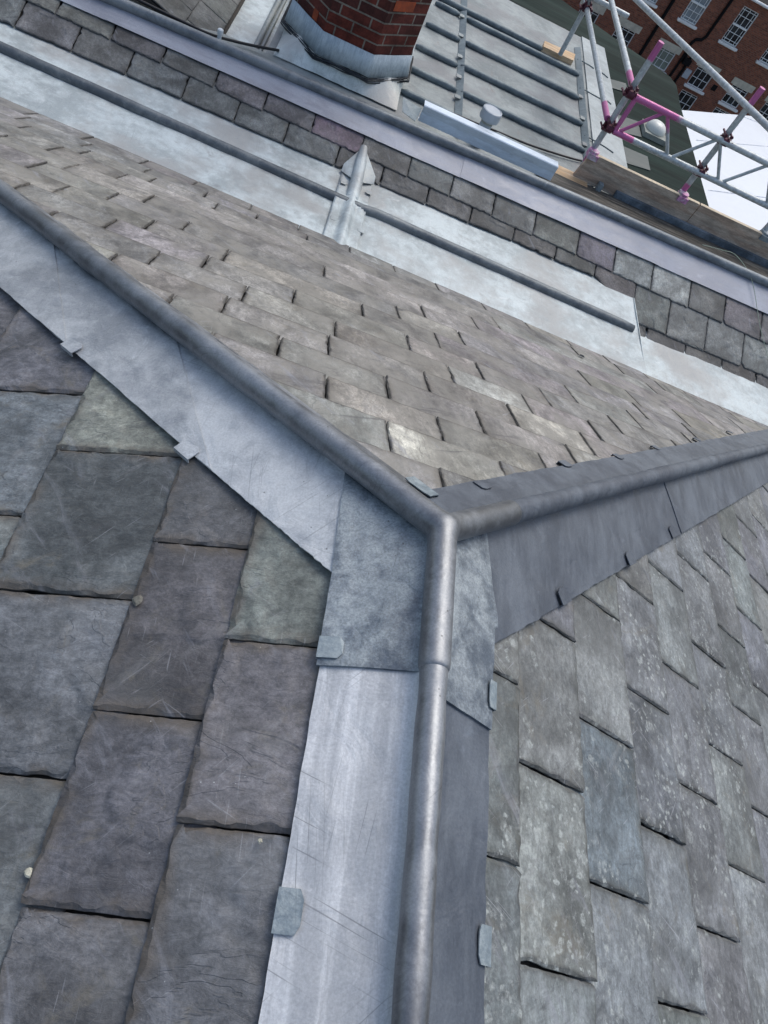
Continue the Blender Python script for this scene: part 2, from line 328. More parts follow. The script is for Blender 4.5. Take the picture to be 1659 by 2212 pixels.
def clip(poly, planes):
    """keep the part of a convex polygon where a*x+b*y<=c"""
    for a, b, c in planes:
        out = []
        for i in range(len(poly)):
            p, q = poly[i], poly[(i + 1) % len(poly)]; dp, dq = a * p[0] + b * p[1] - c, a * q[0] + b * q[1] - c
            if dp <= 0: out.append(p)
            if dp * dq < 0: t = dp / (dp - dq); out.append((p[0] + (q[0] - p[0]) * t, p[1] + (q[1] - p[1]) * t))
        poly = out
        if len(poly) < 3: return []
    return poly
def slate(mb, poly, zf, nrm, lift, tint, step=.012, jag=.0016, th=.008, bev=.006, base=-.021, edgew=.035):
    """poly: plan outline; lift(x,y): height of the slate's underside above the deck"""
    if len(poly) < 3: return
    cx = sum(p[0] for p in poly) / len(poly); cy = sum(p[1] for p in poly) / len(poly)
    ar = sum(poly[i][0] * poly[(i + 1) % len(poly)][1] - poly[(i + 1) % len(poly)][0] * poly[i][1] for i in range(len(poly))) / 2
    if abs(ar) < .0012: return
    if ar < 0: poly = poly[::-1]
    rn = (rnd.uniform(-9, 9), rnd.uniform(-9, 9), rnd.uniform(-9, 9)); sd = rnd.uniform(0, 50)
    pts = []
    for i in range(len(poly)):
        p, q = poly[i], poly[(i + 1) % len(poly)]; L = math.hypot(q[0] - p[0], q[1] - p[1])
        if L < 1e-5: continue
        nx, ny = (q[1] - p[1]) / L, -(q[0] - p[0]) / L; m = max(1, int(L / step))
        for k in range(m):
            t = k / m; x, y = p[0] + (q[0] - p[0]) * t, p[1] + (q[1] - p[1]) * t
            j = jag * (noise.noise(Vector((x * 60 + sd, y * 60, i))) + .6 * noise.noise(Vector((x * 170, y * 170 + sd, i)))) if k else -jag * rnd.uniform(0, 1.5)
            chip = max(0, noise.noise(Vector((x * 22 + sd, y * 22, i + 9))) - .25) * jag * 7
            pts.append((x + nx * (j - chip), y + ny * (j - chip), nx, ny, i))
    n = len(pts)
    if n < 3: return
    def P(x, y, h): z = zf(x, y); return Vector((x, y, z)) + nrm * (base + lift(x, y) + h)
    bot, mid, top, inn = [], [], [], []
    for x, y, nx, ny, i in pts:
        bw = bev * (.35 + 1.3 * max(0, noise.noise(Vector((x * 35, y * 35 + sd, i * 3))) + .45))
        bh = th * (.45 + .3 * noise.noise(Vector((x * 50, y * 50, sd + i))))
        bot.append(mb.add(P(x, y, -.0005), tint, rn, 1)); mid.append(mb.add(P(x, y, bh), tint, rn, 1))
        top.append(mb.add(P(x - nx * bw, y - ny * bw, th), tint, rn, .85))
        ix, iy = x + (cx - x) * .0, y; dx, dy = cx - x, cy - y; dl = max(1e-6, math.hypot(dx, dy)); w_ = min(edgew, dl * .6)
        inn.append(mb.add(P(x + dx / dl * w_, y + dy / dl * w_, th + .0004), tint, rn, 0))
    c = mb.add(P(cx, cy, th + .0006), tint, rn, 0)
    for i in range(n):
        j = (i + 1) % n
        mb.face((bot[i], bot[j], mid[j], mid[i])); mb.face((mid[i], mid[j], top[j], top[i])); mb.face((top[i], top[j], inn[j], inn[i])); mb.face((inn[i], inn[j], c))
PUR, GRN, GRY, BLU, BEI = (.106, .106, .113), (.20, .215, .20), (.115, .120, .124), (.13, .139, .145), (.24, .245, .21)
def jit(c, a=.1):
    k = 1 + rnd.uniform(-a, a); return tuple(max(.01, v * k * (1 + rnd.uniform(-.03, .03))) for v in c)
def pick(): return jit(rnd.choice([PUR, PUR, PUR, GRY, GRY, BLU]))
def auto_joints(known, lo, hi, w_=.31):
    k = sorted(known); out = list(k)
    x = k[0] - w_ * rnd.uniform(.93, 1.07)
    while x > lo: out.append(x); x -= w_ * rnd.uniform(.92, 1.08)
    x = k[-1] + w_ * rnd.uniform(.93, 1.07)
    while x < hi: out.append(x); x += w_ * rnd.uniform(.92, 1.08)
    return sorted(out + [lo, hi])
HIPPED = thing('hipped_roof', 'hipped slate roof in the foreground with three round lead rolls meeting at a point', 'roof')
# --- left slope: courses run along y, tails towards -x
mb = MB()
rowsL = [.02, .155, .306, .472, .72, .97, 1.23, 1.5, 1.78, 2.05]
known = [[-.222, -.515, .09], [-.033, -.359, -.638], [.182, -.153, -.467], [.353, .017, -.30, -.645], [.50, .2, -.12], [.68, .36, .05]]
known = {i + 2: k for i, k in enumerate(known)}
colL = {(2, -.222): GRN, (2, -.515): PUR, (2, .09): PUR, (3, -.033): PUR, (3, -.359): PUR, (3, -.638): PUR, (4, .182): BEI, (4, -.153): (.082, .088, .095), (4, -.467): BLU, (5, .353): PUR, (5, .017): BLU, (5, -.3): GRN}
JL = []
for ri in range(1, len(rowsL)):
    b0, b1 = rowsL[ri - 1], rowsL[ri]
    js = auto_joints(known.get(ri, [rnd.uniform(-.15, .15)]), -1.7, 2.6)
    for a0, a1 in zip(js, js[1:]):
        if a0 > .93 * b1: continue
        g = rnd.uniform(.001, .0022); head = b0 - (.05 if ri > 1 else 0)
        poly = [(-head, a0 + g), (-head, a1 - g), (-b1, a1 - g), (-b1, a0 + g)]
        poly = clip(poly, [(KA, 1, -.02), (1, 0, -.02)])
        t = None
        for (r_, y_), cc in colL.items():
            if r_ == ri and abs(a0 - y_) < .02: t = jit(cc, .04)
        # corner cut of some slates on the tail
        ex = 0.009 if (ri == 3 and abs(a0 + .638) < .02) else (.004 if rnd.random() < .3 else 0)
        tw = rnd.uniform(-.0012, .0012)
        def lift(x, y, b0=b0, b1=b1, a0=a0, a1=a1, ex=ex, tw=tw):
            f = (-x - b0 + .05) / (b1 - b0 + .05); u = (y - a0) / (a1 - a0)
            return .0125 * f + ex * (1 - u) * f + tw * u + .001
        slate(mb, poly, zL, nL, lift, t or pick(), step=.007, jag=.0013, th=rnd.uniform(.007, .0095), bev=.0075, base=-.023)
mb.build('slate_slope', M['slateL'], HIPPED, label='left slope of large purple and grey green slates')
# --- right slope
mb = MB()
rowsR = [.02, .15, .24, .431, .63, .82, 1.025, 1.235, 1.44, 1.65, 1.86, 2.07, 2.28, 2.5, 2.72, 2.94, 3.16, 3.38, 3.6]
known = {2: [-.175, -.486, .13], 3: [.008, -.31, -.615], 4: [.163, -.151, -.457], 5: [.315, .004, -.30, -.613], 6: [.475, .16, -.15, -.453], 7: [.32, .02, -.28], 8: [.776, .49, .22, -.08]}
for ri in range(1, len(rowsR)):
    b0, b1 = rowsR[ri - 1], rowsR[ri]
    js = auto_joints(known.get(ri, [rnd.uniform(-.15, .15)]), -1.7, 3.4)
    for a0, a1 in zip(js, js[1:]):
        if a0 > .93 * b1: continue
        g = rnd.uniform(.001, .0025); head = b0 - (.05 if ri > 1 else 0)
        poly = clip([(head, a0 + g), (b1, a0 + g), (b1, a1 - g), (head, a1 - g)], [(-KB, 1, -.02), (-1, 0, -.02)])
        ex = .007 if (ri == 3 and abs(a0 + .615) < .02) else (.002 if rnd.random() < .3 else 0); tw = rnd.uniform(-.001, .001)
        def lift(x, y, b0=b0, b1=b1, a0=a0, a1=a1, ex=ex, tw=tw):
            f = (x - b0 + .05) / (b1 - b0 + .05); u = (y - a0) / (a1 - a0)
            return .0125 * f + ex * (1 - u) * f + tw * u + .001
        t = jit(rnd.choice([(.150, .163, .168), (.165, .18, .182), (.142, .148, .158), (.172, .185, .178)]), .1)
        if ri == 3 and abs(a0 + .615) < .02: t = (.20, .215, .205)
        if ri == 4 and abs(a0 + .457) < .02: t = (.12, .145, .16)
        slate(mb, poly, zR, nR, lift, t, step=.009 if b1 < 1.3 else .02, jag=.0014, th=rnd.uniform(.005, .007), bev=.005, base=-.0215)
mb.build('slate_slope', M['slateR'], HIPPED, label='right slope of grey slates spotted with pale lichen')
# --- far slope towards the gutter
mb = MB()
rowsM = [.04, .33, .51, .68, .87, 1.075, 1.285, 1.51, 1.74, 1.98, 2.25, 2.52, 2.76, 3.0, 3.30]
known = {2: [-.045, .268, .56], 3: [-.2, .12, .44], 4: [-.337, -.015, .285, .6], 5: [.14, .45, .74, 1.02], 6: [-.165, .267, .57, .86], 7: [-.32, .13, .43, .72], 8: [-.6, -.04, .29, .93],
         9: [-.8, .14, .45, 1.41], 10: [-1.01, -.2, .3, 1.2], 11: [-1.2, .64, 2.14], 12: [-.79, .84, 1.9], 13: [-.3, 1.45]}
eave = lambda x: 3.25 - .0365 * x
for ri in range(1, len(rowsM)):
    b0, b1 = rowsM[ri - 1], rowsM[ri]
    js = auto_joints(known.get(ri, [rnd.uniform(-.15, .15)]), -3.9, 4.2)
    for a0, a1 in zip(js, js[1:]):
        if min(abs(a0), abs(a1)) * .9 > b1: continue
        g = rnd.uniform(.001, .0028); hd = b0 - .05; db = rnd.uniform(-.008, .008)
        t_ = b1 + db
        poly = [(a0 + g, hd), (a1 - g, hd), (a1 - g, t_), (a0 + g, t_)]
        pl = [(-KA, -1, -.02), (KB, -1, -.02)]
        if ri == len(rowsM) - 1: pl.append((.0365, 1, 3.25 + rnd.uniform(-.012, .012)))
        poly = clip(poly, pl)
        ex = .006 if rnd.random() < .12 else 0; tw = rnd.uniform(-.0015, .0015)
        def lift(x, y, b0=b0, b1=b1, a0=a0, a1=a1, ex=ex, tw=tw):
            f = (y - b0 + .05) / (b1 - b0 + .05); u = (x - a0) / (a1 - a0)
            return .0125 * f + ex * u * f + tw * u + .001
        t = jit(rnd.choice([(.235, .225, .205), (.21, .202, .19), (.205, .192, .182), (.225, .213, .188), (.19, .182, .178), (.205, .206, .196)]), .15)
        for r_, x_, c_ in ((2, -.045, (.40, .39, .34)), (5, .45, (.42, .40, .35)), (6, .267, (.34, .345, .32))):
            if r_ == ri and abs(a0 - x_) < .02: t = c_
        if b1 > 2.6 and rnd.random() < .25: t = jit((.24, .235, .23))
        slate(mb, poly, zM, nM, lift, t, step=.012, jag=.0013, th=rnd.uniform(.0065, .0085), bev=.003, base=-.023)
mb.build('slate_slope', M['slateM'], HIPPED, label='far slope of brownish weathered slates falling to the gutter')
# --- boarding under the slates and the walls below
mb = MB()
def pan(pts): i = [mb.add(p) for p in pts]; mb.face(i)
o_ = -.032
A0 = (0, 0, H + o_); yb = -1.75
hA = lambda s: Vector((-s, KA * s, -TL * s + H + o_)); hB = lambda s: Vector((s, KB * s, -TR * s + H + o_))
pan([A0, hA(3.4), (-3.4, yb, TL * -3.4 + H + o_), (0, yb, H + o_)]); pan([A0, (0, yb, H + o_), (3.65, yb, -TR * 3.65 + H + o_), hB(3.65)])
pan([A0, hB(3.65), (3.65, 3.2, zM(3.65, 3.2) + o_), (-3.4, 3.2, zM(-3.4, 3.2) + o_), hA(3.4)])
mb.build('roof_deck', M['deck'], HIPPED)
mb = MB(); mb.box(-3.3, 3.5, -1.7, 3.0, -22, -1.95); mb.build('wall', M['shinglewall'], HIPPED)
# --- lead rolls
rr = lambda p: None
mb = MB(); mb.tube([(.001, -1.72, .004), (.001, -.24, .004)], lambda t: .0222 + .0006 * math.sin(t * 37) + .0004 * math.sin(t * 91), 40, .012, wob=.035); mb.build('ridge_roll', M['roll'], HIPPED, smooth=True)
SA, SB = .155, .15
mb = MB(); mb.tube([hA(3.4) - Vector((0, 0, H + o_ - .004)), hA(SA) - Vector((0, 0, H + o_ - .004))], lambda t: .0262 + (.0013 if .78 < t < 1 else 0) + (.0013 if .45 < t < .62 else 0) + .0006 * math.sin(t * 50), 40, .012, wob=.04); mb.build('hip_roll', M['roll'], HIPPED, smooth=True, label='bright round lead roll running to the upper left')
mb = MB(); mb.tube([hB(3.65) - Vector((0, 0, H + o_)), hB(SB) - Vector((0, 0, H + o_))], lambda t: .0250 + (.0012 if .6 < t < .8 else 0) + .0006 * math.sin(t * 60), 40, .012, wob=.045); mb.build('hip_roll', M['leadR'], HIPPED, smooth=True, label='dark round lead roll running to the right')
# saddle piece dressed over the meeting of the rolls
mb = MB()
mb.tube([(.001, -.272, .004), (0, .0, .004)], .0262, 32, .02); mb.tube([(0, 0, .004), hA(.62) - Vector((0, 0, H + o_ - .004))], .0282, 32, .02)
mb.tube([(0, 0, 0), hB(.19) - Vector((0, 0, H + o_))], .0275, 32, .02); mb.lathe((0, .002, 0), [(.032 * math.sin(a * math.pi / 12), .032 * -math.cos(a * math.pi / 12)) for a in range(1, 12)], 24)
mb.build('roll_saddle', M['roll'], HIPPED, smooth=True, mods=[('REMESH', dict(mode='VOXEL', voxel_size=.0035, use_smooth_shade=True)), ('SMOOTH', dict(factor=.5, iterations=34))])
# --- flashings
def wing(name, mat, zf, nrm, ax, out, n0=.004, ns=40, nq=10, neck=True, wave=.0038, parent=HIPPED, label=None, edge=.004, th=.003, nm=1.0, rag=0.0, k=1.0):
    """lead sheet between a roll's axis (ax: two 3-D points) and its outer edge (out: plan polyline of two points)"""
    kk = k; mb = MB(); G = []; AX = [Vector(p) for p in ax]; OU = [Vector((*p, 0)) for p in out]; sg = len(AX) - 1
    ln = [max((AX[k + 1] - AX[k]).length, (OU[k + 1] - OU[k]).length) for k in range(sg)]; prm = []
    for k in range(sg): m = max(3, round(ns * ln[k] / sum(ln))); prm += [(k, i / m) for i in range(m)]
    prm.append((sg - 1, 1.0)); ns = len(prm) - 1
    for i, (k, sf) in enumerate(prm):
        s = i / ns; A = AX[k].lerp(AX[k + 1], sf); O = OU[k].lerp(OU[k + 1], sf); d = Vector((O.x - A.x, O.y - A.y, 0)); L = max(d.length, 1e-4); u = d / L; row = []
        if neck:
            row.append(Vector((A.x, A.y, A.z - .012)) + u * min(.007, L)); row.append(Vector((A.x, A.y, A.z - .024)) + u * min(.0095, L * .9))
        st = min(.0145, L * .95)
        for q in range(nq + 1):
            t = st + (L - st) * q / nq + (rag * noise.noise(Vector((s * 40, n0 * 99, 3))) + rag * .5 * noise.noise(Vector((s * 130, n0 * 99, 5))) if q == nq else 0); p = Vector((A.x, A.y, 0)) + u * t
            p.z = zf(p.x, p.y)
            p += nrm * (n0 + wave * (noise.noise(p * 9) + .5 * noise.noise(p * 23)) * nm + edge * .6 * noise.noise(p * 31) * (q / nq) ** 3)
            row.append(p)
        G.append([mb.add(p, (kk, kk, kk)) for p in row])
    m = len(G[0])
    flip = (Vector(mb.v[G[0][-1]]) - Vector(mb.v[G[0][0]])).cross(Vector(mb.v[G[-1][0]]) - Vector(mb.v[G[0][0]])).z < 0
    for i in range(ns):
        for j in range(m - 1):
            f = (G[i][j], G[i][j + 1], G[i + 1][j + 1], G[i + 1][j]); mb.face(f[::-1] if flip else f)
    return mb.build(name, mat, parent, smooth=True, mods=[SOL(th), ESP], label=label)
axA = lambda s: (-s, KA * s, -TL * s); axB = lambda s: (s, KB * s, -TR * s)
oA = lambda x: (x, -.905 * x - .232); oB = lambda x: (x, .94 * x - .282)
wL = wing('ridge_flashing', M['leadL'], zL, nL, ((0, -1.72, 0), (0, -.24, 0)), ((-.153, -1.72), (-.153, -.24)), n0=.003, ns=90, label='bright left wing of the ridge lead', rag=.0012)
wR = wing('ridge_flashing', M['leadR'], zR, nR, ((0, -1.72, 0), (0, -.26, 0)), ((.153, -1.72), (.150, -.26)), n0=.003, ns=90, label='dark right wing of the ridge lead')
pS = onL(745, 1045); pL2 = onL(212, 632); pL3 = onL(135, 716)
sA1 = .155
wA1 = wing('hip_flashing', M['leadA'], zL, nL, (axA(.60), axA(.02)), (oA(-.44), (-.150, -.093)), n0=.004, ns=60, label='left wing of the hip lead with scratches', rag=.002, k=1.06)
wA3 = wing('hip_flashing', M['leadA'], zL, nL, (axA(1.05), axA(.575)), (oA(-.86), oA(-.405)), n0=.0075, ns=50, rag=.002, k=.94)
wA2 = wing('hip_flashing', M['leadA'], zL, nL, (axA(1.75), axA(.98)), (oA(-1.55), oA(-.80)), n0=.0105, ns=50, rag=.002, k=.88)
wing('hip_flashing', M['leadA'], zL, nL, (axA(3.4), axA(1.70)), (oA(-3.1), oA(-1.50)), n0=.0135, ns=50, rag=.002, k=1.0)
wAr = wing('hip_flashing', M['roll'], zM, nM, (axA(3.4), axA(0)), ((-3.4, .93 * 3.4 + .15), (0, .168)), n0=.004, ns=80)
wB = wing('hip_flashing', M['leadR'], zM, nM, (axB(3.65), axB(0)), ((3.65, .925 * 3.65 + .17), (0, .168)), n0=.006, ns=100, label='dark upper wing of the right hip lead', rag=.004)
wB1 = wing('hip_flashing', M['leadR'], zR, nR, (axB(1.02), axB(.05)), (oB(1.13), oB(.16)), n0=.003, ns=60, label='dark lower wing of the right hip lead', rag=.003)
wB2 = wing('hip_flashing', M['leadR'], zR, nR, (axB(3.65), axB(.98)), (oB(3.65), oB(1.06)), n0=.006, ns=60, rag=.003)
# saddle wings near the meeting point
s1 = wing('saddle_flashing', M['leadS'], zL, nL, ((0, -.262, 0), (0, 0, 0), axA(.165)), ((-.157, -.262), (-.157, -.086), (-.158, -.080)), n0=.009, ns=50, th=.005, wave=.003)
s3 = wing('saddle_flashing', M['leadS'], zR, nR, ((0, -.285, 0), (0, 0, 0), axB(.125)), ((.150, -.296), (.158, -.10), (.165, -.095)), n0=.008, ns=50, th=.0045, wave=.003, label='right wing of the saddle lead with pale smears')
def clipm(c, along, across, nrm, w_=.042, d_=.03, n0=.013, parent=None, mat='clip', over=.006):
    """small lead tab folded over a flashing's edge; across points from the edge back on to the lead"""
    mb = MB(); along = Vector(along).normalized(); across = Vector(across).normalized(); c = Vector(c) + nrm * n0
    k = .22; t = [c - along * w_ / 2 - across * over, c + along * w_ / 2 - across * over, c + along * w_ / 2 + across * d_ * (1 - k), c + along * w_ * (.5 - k) + across * d_, c - along * w_ * (.5 - k) + across * d_, c - along * w_ / 2 + across * d_ * (1 - k)]
    b = [p + nrm * rnd.uniform(-.0004, .0012) for p in t]
    nn = (b[1] - b[0]).cross(b[2] - b[0]);
    if nn.dot(nrm) < 0: b = b[::-1]
    mb.prism(b, -nrm * .0022); lo = [c - along * w_ / 2 - across * over, c + along * w_ / 2 - across * over]
    mb.prism([lo[0], lo[1], lo[1] - nrm * .009 - across * .002, lo[0] - nrm * .009 - across * .002], across * .002)
    return mb.build('lead_clip', M[mat], parent)
eL, eR = Vector((0, 1, 0)), Vector((0, 1, 0)); acL = Vector((1, 0, TL)).normalized(); acR = Vector((-1, 0, TR)).normalized()
clipm((-.150, -.612, zL(-.15, 0)), eL, acL, nL, .055, .030, .0065, wL); clipm((-.153, -.232, zL(-.153, 0)), eL, acL, nL, .038, .036, .0125, s1)
clipm((.151, -.61, zR(.151, 0)), eR, acR, nR, .05, .022, .009, wR); clipm((.151, -.235, zR(.151, 0)), eR, acR, nR, .05, .014, .0125, s3)
alA = Vector((1, -.905, TL)).normalized(); xA = nL.cross(alA)
if xA.y < 0: xA = -xA
for px, py in ((152, 760), (398, 982)): clipm(onL(px, py), alA, xA, nL, .05, .028, (.0085 if px > 200 else .0135), wA1 if px > 200 else wA2, 'leadA')
alB = Vector((1, .94, -TR)).normalized(); xB = nR.cross(alB)
if xB.y < 0: xB = -xB
for px, py, pr in ((1215, 1300, wB1), (1358, 1217, wB1), (1450, 1158, wB2)): clipm(onR(px, py), alB, xB, nR, .05, .030, .011, pr, 'leadR')
alM = Vector((1, .925, zM(1, .925) - zM(0, 0))).normalized(); xM = nM.cross(alM)
if xM.y > 0: xM = -xM
for px, py in ((1033, 1049), (1213, 1003), (1328, 987), (1410, 968), (1500, 950), (1572, 934)): clipm(onM(px, py), alM, xM, nM, .045, .026, .009, wB, 'leadR')
alM2 = Vector((1, -.93, zM(1, -.93) - zM(0, 0))).normalized(); xM2 = nM.cross(alM2)
if xM2.y > 0: xM2 = -xM2
clipm(onM(912, 1060), alM2, xM2, nM, .07, .03, .012, wAr)
# ------------------------------------------------------------------ valley gutter
GUT = thing('lead_gutter', 'pale weathered lead valley gutter with a long round roll between the two slate slopes', 'gutter', (0, 3.7, -1.75))
def sheet(name, mat, x0, x1, ya, yb_, z, parent, nx=90, ny=14, amp=.004, rise=None, th=.004, rag=0.0, label=None):
    mb = MB(); G = []
    for i in range(nx + 1):
        x = x0 + (x1 - x0) * i / nx; y0 = ya(x); y1 = yb_(x) + rag * noise.noise(Vector((x * 9, 1, 1))) + rag * noise.noise(Vector((x * 31, 1, 1))) * .6
        row = []
        for j in range(ny + 1):
            t = j / ny; y = y0 + (y1 - y0) * t; p = Vector((x, y, 0)); zz = (z(x, y) if callable(z) else z) + (rise(t) if rise else 0)
            p.z = zz + amp * (noise.noise(p * 3.3) + .5 * noise.noise(p * 11)); row.append(mb.add(p))
        G.append(row)
    for i in range(nx):
        for j in range(ny): mb.face((G[i][j], G[i + 1][j], G[i + 1][j + 1], G[i][j + 1]))
    return mb.build(name, mat, parent, smooth=True, mods=[SOL(th), ESP], label=label)
XE = 2.16
yfar = lambda x: 4.165 - .012 * x + (-.05 * (x - 1) if x > 1 else 0)
yroll = lambda x: 3.735 - .045 * x + .02 * (x > 0)
sheet('gutter_sole', M['leadG'], -3.7, XE, lambda x: eave(x) - .12, lambda x: yfar(x) + .03, -1.775, GUT, rise=lambda t: .03 * (1 - t) ** 2 + .008 * t, rag=.0, amp=.005, label='upper length of pale gutter lead')
mb = MB(); mb.box(XE - .004, XE + .001, 3.1, 4.06, -1.93, -1.757); mb.build('drip_face', M['leadG'], GUT)
sheet('gutter_sole', M['leadG'], XE + .003, 4.6, lambda x: 3.0, lambda x: 4.0 - .03 * x, -1.90, GUT, nx=60, rise=lambda t: .02 * t, rag=.02, amp=.006, label='lower narrower length of pale gutter lead past the drip')
def zroll(x): return -1.757
mb = MB(); mb.tube([(x, yroll(x), zroll(x) + (0 if x < XE - .06 else -.0)) for x in [-3.7 + .1 * i for i in range(59)] if x < XE - .01], lambda t: .036 if t < .985 else .03, 28, None, wob=.05); mb.build('gutter_roll', M['leadGr'], GUT, smooth=True)
# cross saddle
cs = MB()
def csx(y): return -.08 + (y - 3.9) * .02
CW = .112
for k in range(1):
    G = []
    for i in range(31):
        y = 3.14 + (4.06 - 3.14) * i / 30
        row = []
        for j in range(17):
            u = -1 + 2 * j / 16; x = csx(y) + u * CW
            zb = -1.765 + .03 * (1 - (y - 3.14) / .92) ** 2 + .010
            br = max(0, 1 - (abs(y - yroll(x)) / .06) ** 2) * .026
            rl = math.sqrt(max(0, 1 - (u / .30) ** 2)) * .038 if abs(u) < .30 else 0
            row.append(cs.add((x, y, zb + max(rl, br) + .0015 * noise.noise(Vector((x * 30, y * 20, 1))))))
        G.append(row)
    for i in range(30):
        for j in range(16): cs.face((G[i][j], G[i][j + 1], G[i + 1][j + 1], G[i + 1][j]))
CR = cs.build('cross_saddle', M['leadG'], GUT, smooth=True, mods=[SOL(.005)])
mb = MB(); pk = onO(784, 324); g1 = onO(740, 362); g2 = onO(808, 390); up = Vector((0, 0, .03)); f0 = Vector((csx(4) - .03, 3.98, -1.70)); f1 = Vector((csx(4) + .035, 3.98, -1.70))
P_ = [pk + up * 1.1, g1 + up, Vector((g1.x - .004, g1.y - .05, -1.748)), Vector((csx(4), 3.97, -1.722)), Vector((g2.x + .004, g2.y - .05, -1.748)), g2 + up]
a = [mb.add(p) for p in P_]; mm = mb.add(pk.lerp((g1 + g2) / 2, .5) + Vector((0, 0, .052)))
for q in ((0, 1, 6), (1, 3, 6), (1, 2, 3), (3, 4, 5), (3, 5, 6), (5, 0, 6)): mb.face([(a + [mm])[j] for j in q])
q0, q3 = pk + up * .9 + Vector((0, -.02, 0)), Vector((csx(3.8), 3.80, -1.757)); q1, q2 = pk.lerp(P_[3], .35) + Vector((0, 0, .012)), Vector((csx(3.95), 3.95, -1.742))
mb.tube([q0, q1, q2, q3], lambda t: .018 + .018 * min(1, t * 2.2), 20)
mb.build('gable_end', M['leadG'], GUT, smooth=True, mods=[SOL(.008), ESP])
for px, py in ((738, 392), (716, 470), (801, 418), (784, 500)):
    p = atz(px, py, -1.745); s_ = 1 if px in (738, 716) else -1
    clipm(p, (0, 1, 0), (s_, 0, 0), Vector((0, 0, 1)), .045, .035, .004, CR, 'leadG', over=.005)
# ------------------------------------------------------------------ opposite slate slope with its ridge
OPP = thing('ridged_slate_roof', 'low slate slope beyond the gutter topped by a lilac grey lead ridge roll', 'roof', (0, 4.4, -1.62))
mb = MB()
top_j = [-1.83, -1.5, -1.15, -.81, -.47, -.11, .25, .58, .92, 1.26, 1.63, 1.95, 2.29, 2.64, 2.97, 3.33]
low_j = [-2.35, -2.01, -1.67, -1.31, -.96, -.62, -.25, .08, .43, .77, 1.12, 1.47, 1.81, 2.17, 2.49, 2.84, 3.19]
bot_j = [1.33, 1.66, 2.0, 2.33, 2.68, 3.02, 3.35]
yrow = lambda x: 4.245 - .025 * x
ybot = lambda x: 3.905
def orow(js, tail, head, lo, hi, cols, clipx=None, base=-.02):
    js = auto_joints(js, lo, hi, .34)
    for a0, a1 in zip(js, js[1:]):
        g = rnd.uniform(.002, .004); d0, d1 = rnd.uniform(-.006, .006), rnd.uniform(-.006, .006)
        poly = [(a0 + g, tail(a0) + d0), (a1 - g, tail(a1) + d0), (a1 - g, head(a1)), (a0 + g, head(a0))]
        if rnd.random() < .15: c_ = rnd.uniform(.015, .035); poly = [(a0 + g, tail(a0) + d0 + c_), (a0 + g + c_, tail(a0) + d0)] + poly[1:]
        if clipx: poly = clip(poly, clipx)
        # keep clear of the gable of the cross saddle
        segs = [poly]
        if poly and min(p[0] for p in poly) < .08 and max(p[0] for p in poly) > -.25:
            segs = []
            e1 = (g1.x - .005, g1.y, pk.x, pk.y + .02); e2 = (g2.x + .005, g2.y, pk.x, pk.y + .02)
            def hp(e, keep_left):
                dx, dy = e[2] - e[0], e[3] - e[1]; nx, ny = -dy, dx; c = nx * e[0] + ny * e[1]
                return (-nx, -ny, -c) if keep_left else (nx, ny, c)
            l_ = clip(poly, [hp(e1, True)]); r_ = clip(poly, [hp(e2, False)])
            segs = [l_, r_]
            if l_ and r_ and max(p[1] for p in poly) > 0:
                pass
        tl = tail((a0 + a1) / 2); hd = head((a0 + a1) / 2); ttw = rnd.uniform(-.002, .002)
        def lift(x, y): f = 1 - (y - tl) / (hd - tl); return .0135 * f + ttw * (x - a0) / (a1 - a0) + .001
        t = jit(cols(a0), .12)
        for sg in segs: slate(mb, sg, zO, nO, lift, t, step=.015, jag=.003, th=.009, bev=.006, base=base)
DK, OG, OP_ = (.085, .085, .082), (.155, .165, .155), (.13, .11, .125)
def ctop(a): return {-.47: (.135, .105, .13), 1.63: (.12, .11, .125), 1.95: (.21, .23, .225), 2.29: (.235, .25, .24), 2.64: (.14, .14, .135), 2.97: (.125, .115, .12), -1.15: (.12, .11, .115)}.get(round(a, 2), rnd.choice([(.115, .115, .112), (.12, .115, .12), (.13, .138, .13), (.14, .14, .13)]) if a < 0 else rnd.choice([(.15, .158, .145), (.14, .14, .135), (.155, .165, .155)]))
def clow(a): return rnd.choice([(.13, .135, .135), (.12, .12, .118), (.14, .15, .148)]) if a < 1 else ((.17, .18, .17) if a > 2.1 else (.095, .092, .09))
orow(top_j, yrow, lambda x: 4.46, -3.9, 4.4, ctop)
orow(low_j, lambda x: 4.11 - .0 * x if x < 2.15 else ybot(x), lambda x: yrow(x) + .05, -3.9, XE + .012, clow)
orow([2.17, 2.49, 2.84, 3.19], ybot, lambda x: yrow(x) + .05, XE + .014, 4.4, clow)
orow(bot_j, lambda x: 3.78, lambda x: ybot(x) + .05, XE - .1, 4.4, lambda a: (.10, .095, .09))
mb.build('slate_slope', M['slateO'], OPP)
mb = MB(); q = [(-3.9, 3.7), (4.4, 3.7), (4.4, 4.62), (-3.9, 4.62)]; mb.prism([(x, y, zO(x, y) - .035) for x, y in q], (0, 0, -.03)); mb.build('roof_deck', M['deck'], OPP)
yrd = lambda x: 4.565 + .022 * x if x < 1.8 else 4.605 + .012 * (x - 1.8)
zrd = lambda x: zO(x, yrd(x)) + .022
mb = MB(); mb.tube([(x, yrd(x), zrd(x)) for x in [-3.9 + .15 * i for i in range(56)]], .034, 28, None, wob=.03); mb.build('ridge_roll', M['rollF'], OPP, smooth=True)
segs = [(-3.9, -2.4), (-2.4, -.62), (-.62, .97), (.97, 2.6), (2.6, 4.4)]
segs = [(-3.9, -1.9), (-1.9, -.05), (-.05, .62), (.62, 2.30), (2.30, 3.55), (3.55, 4.4)]
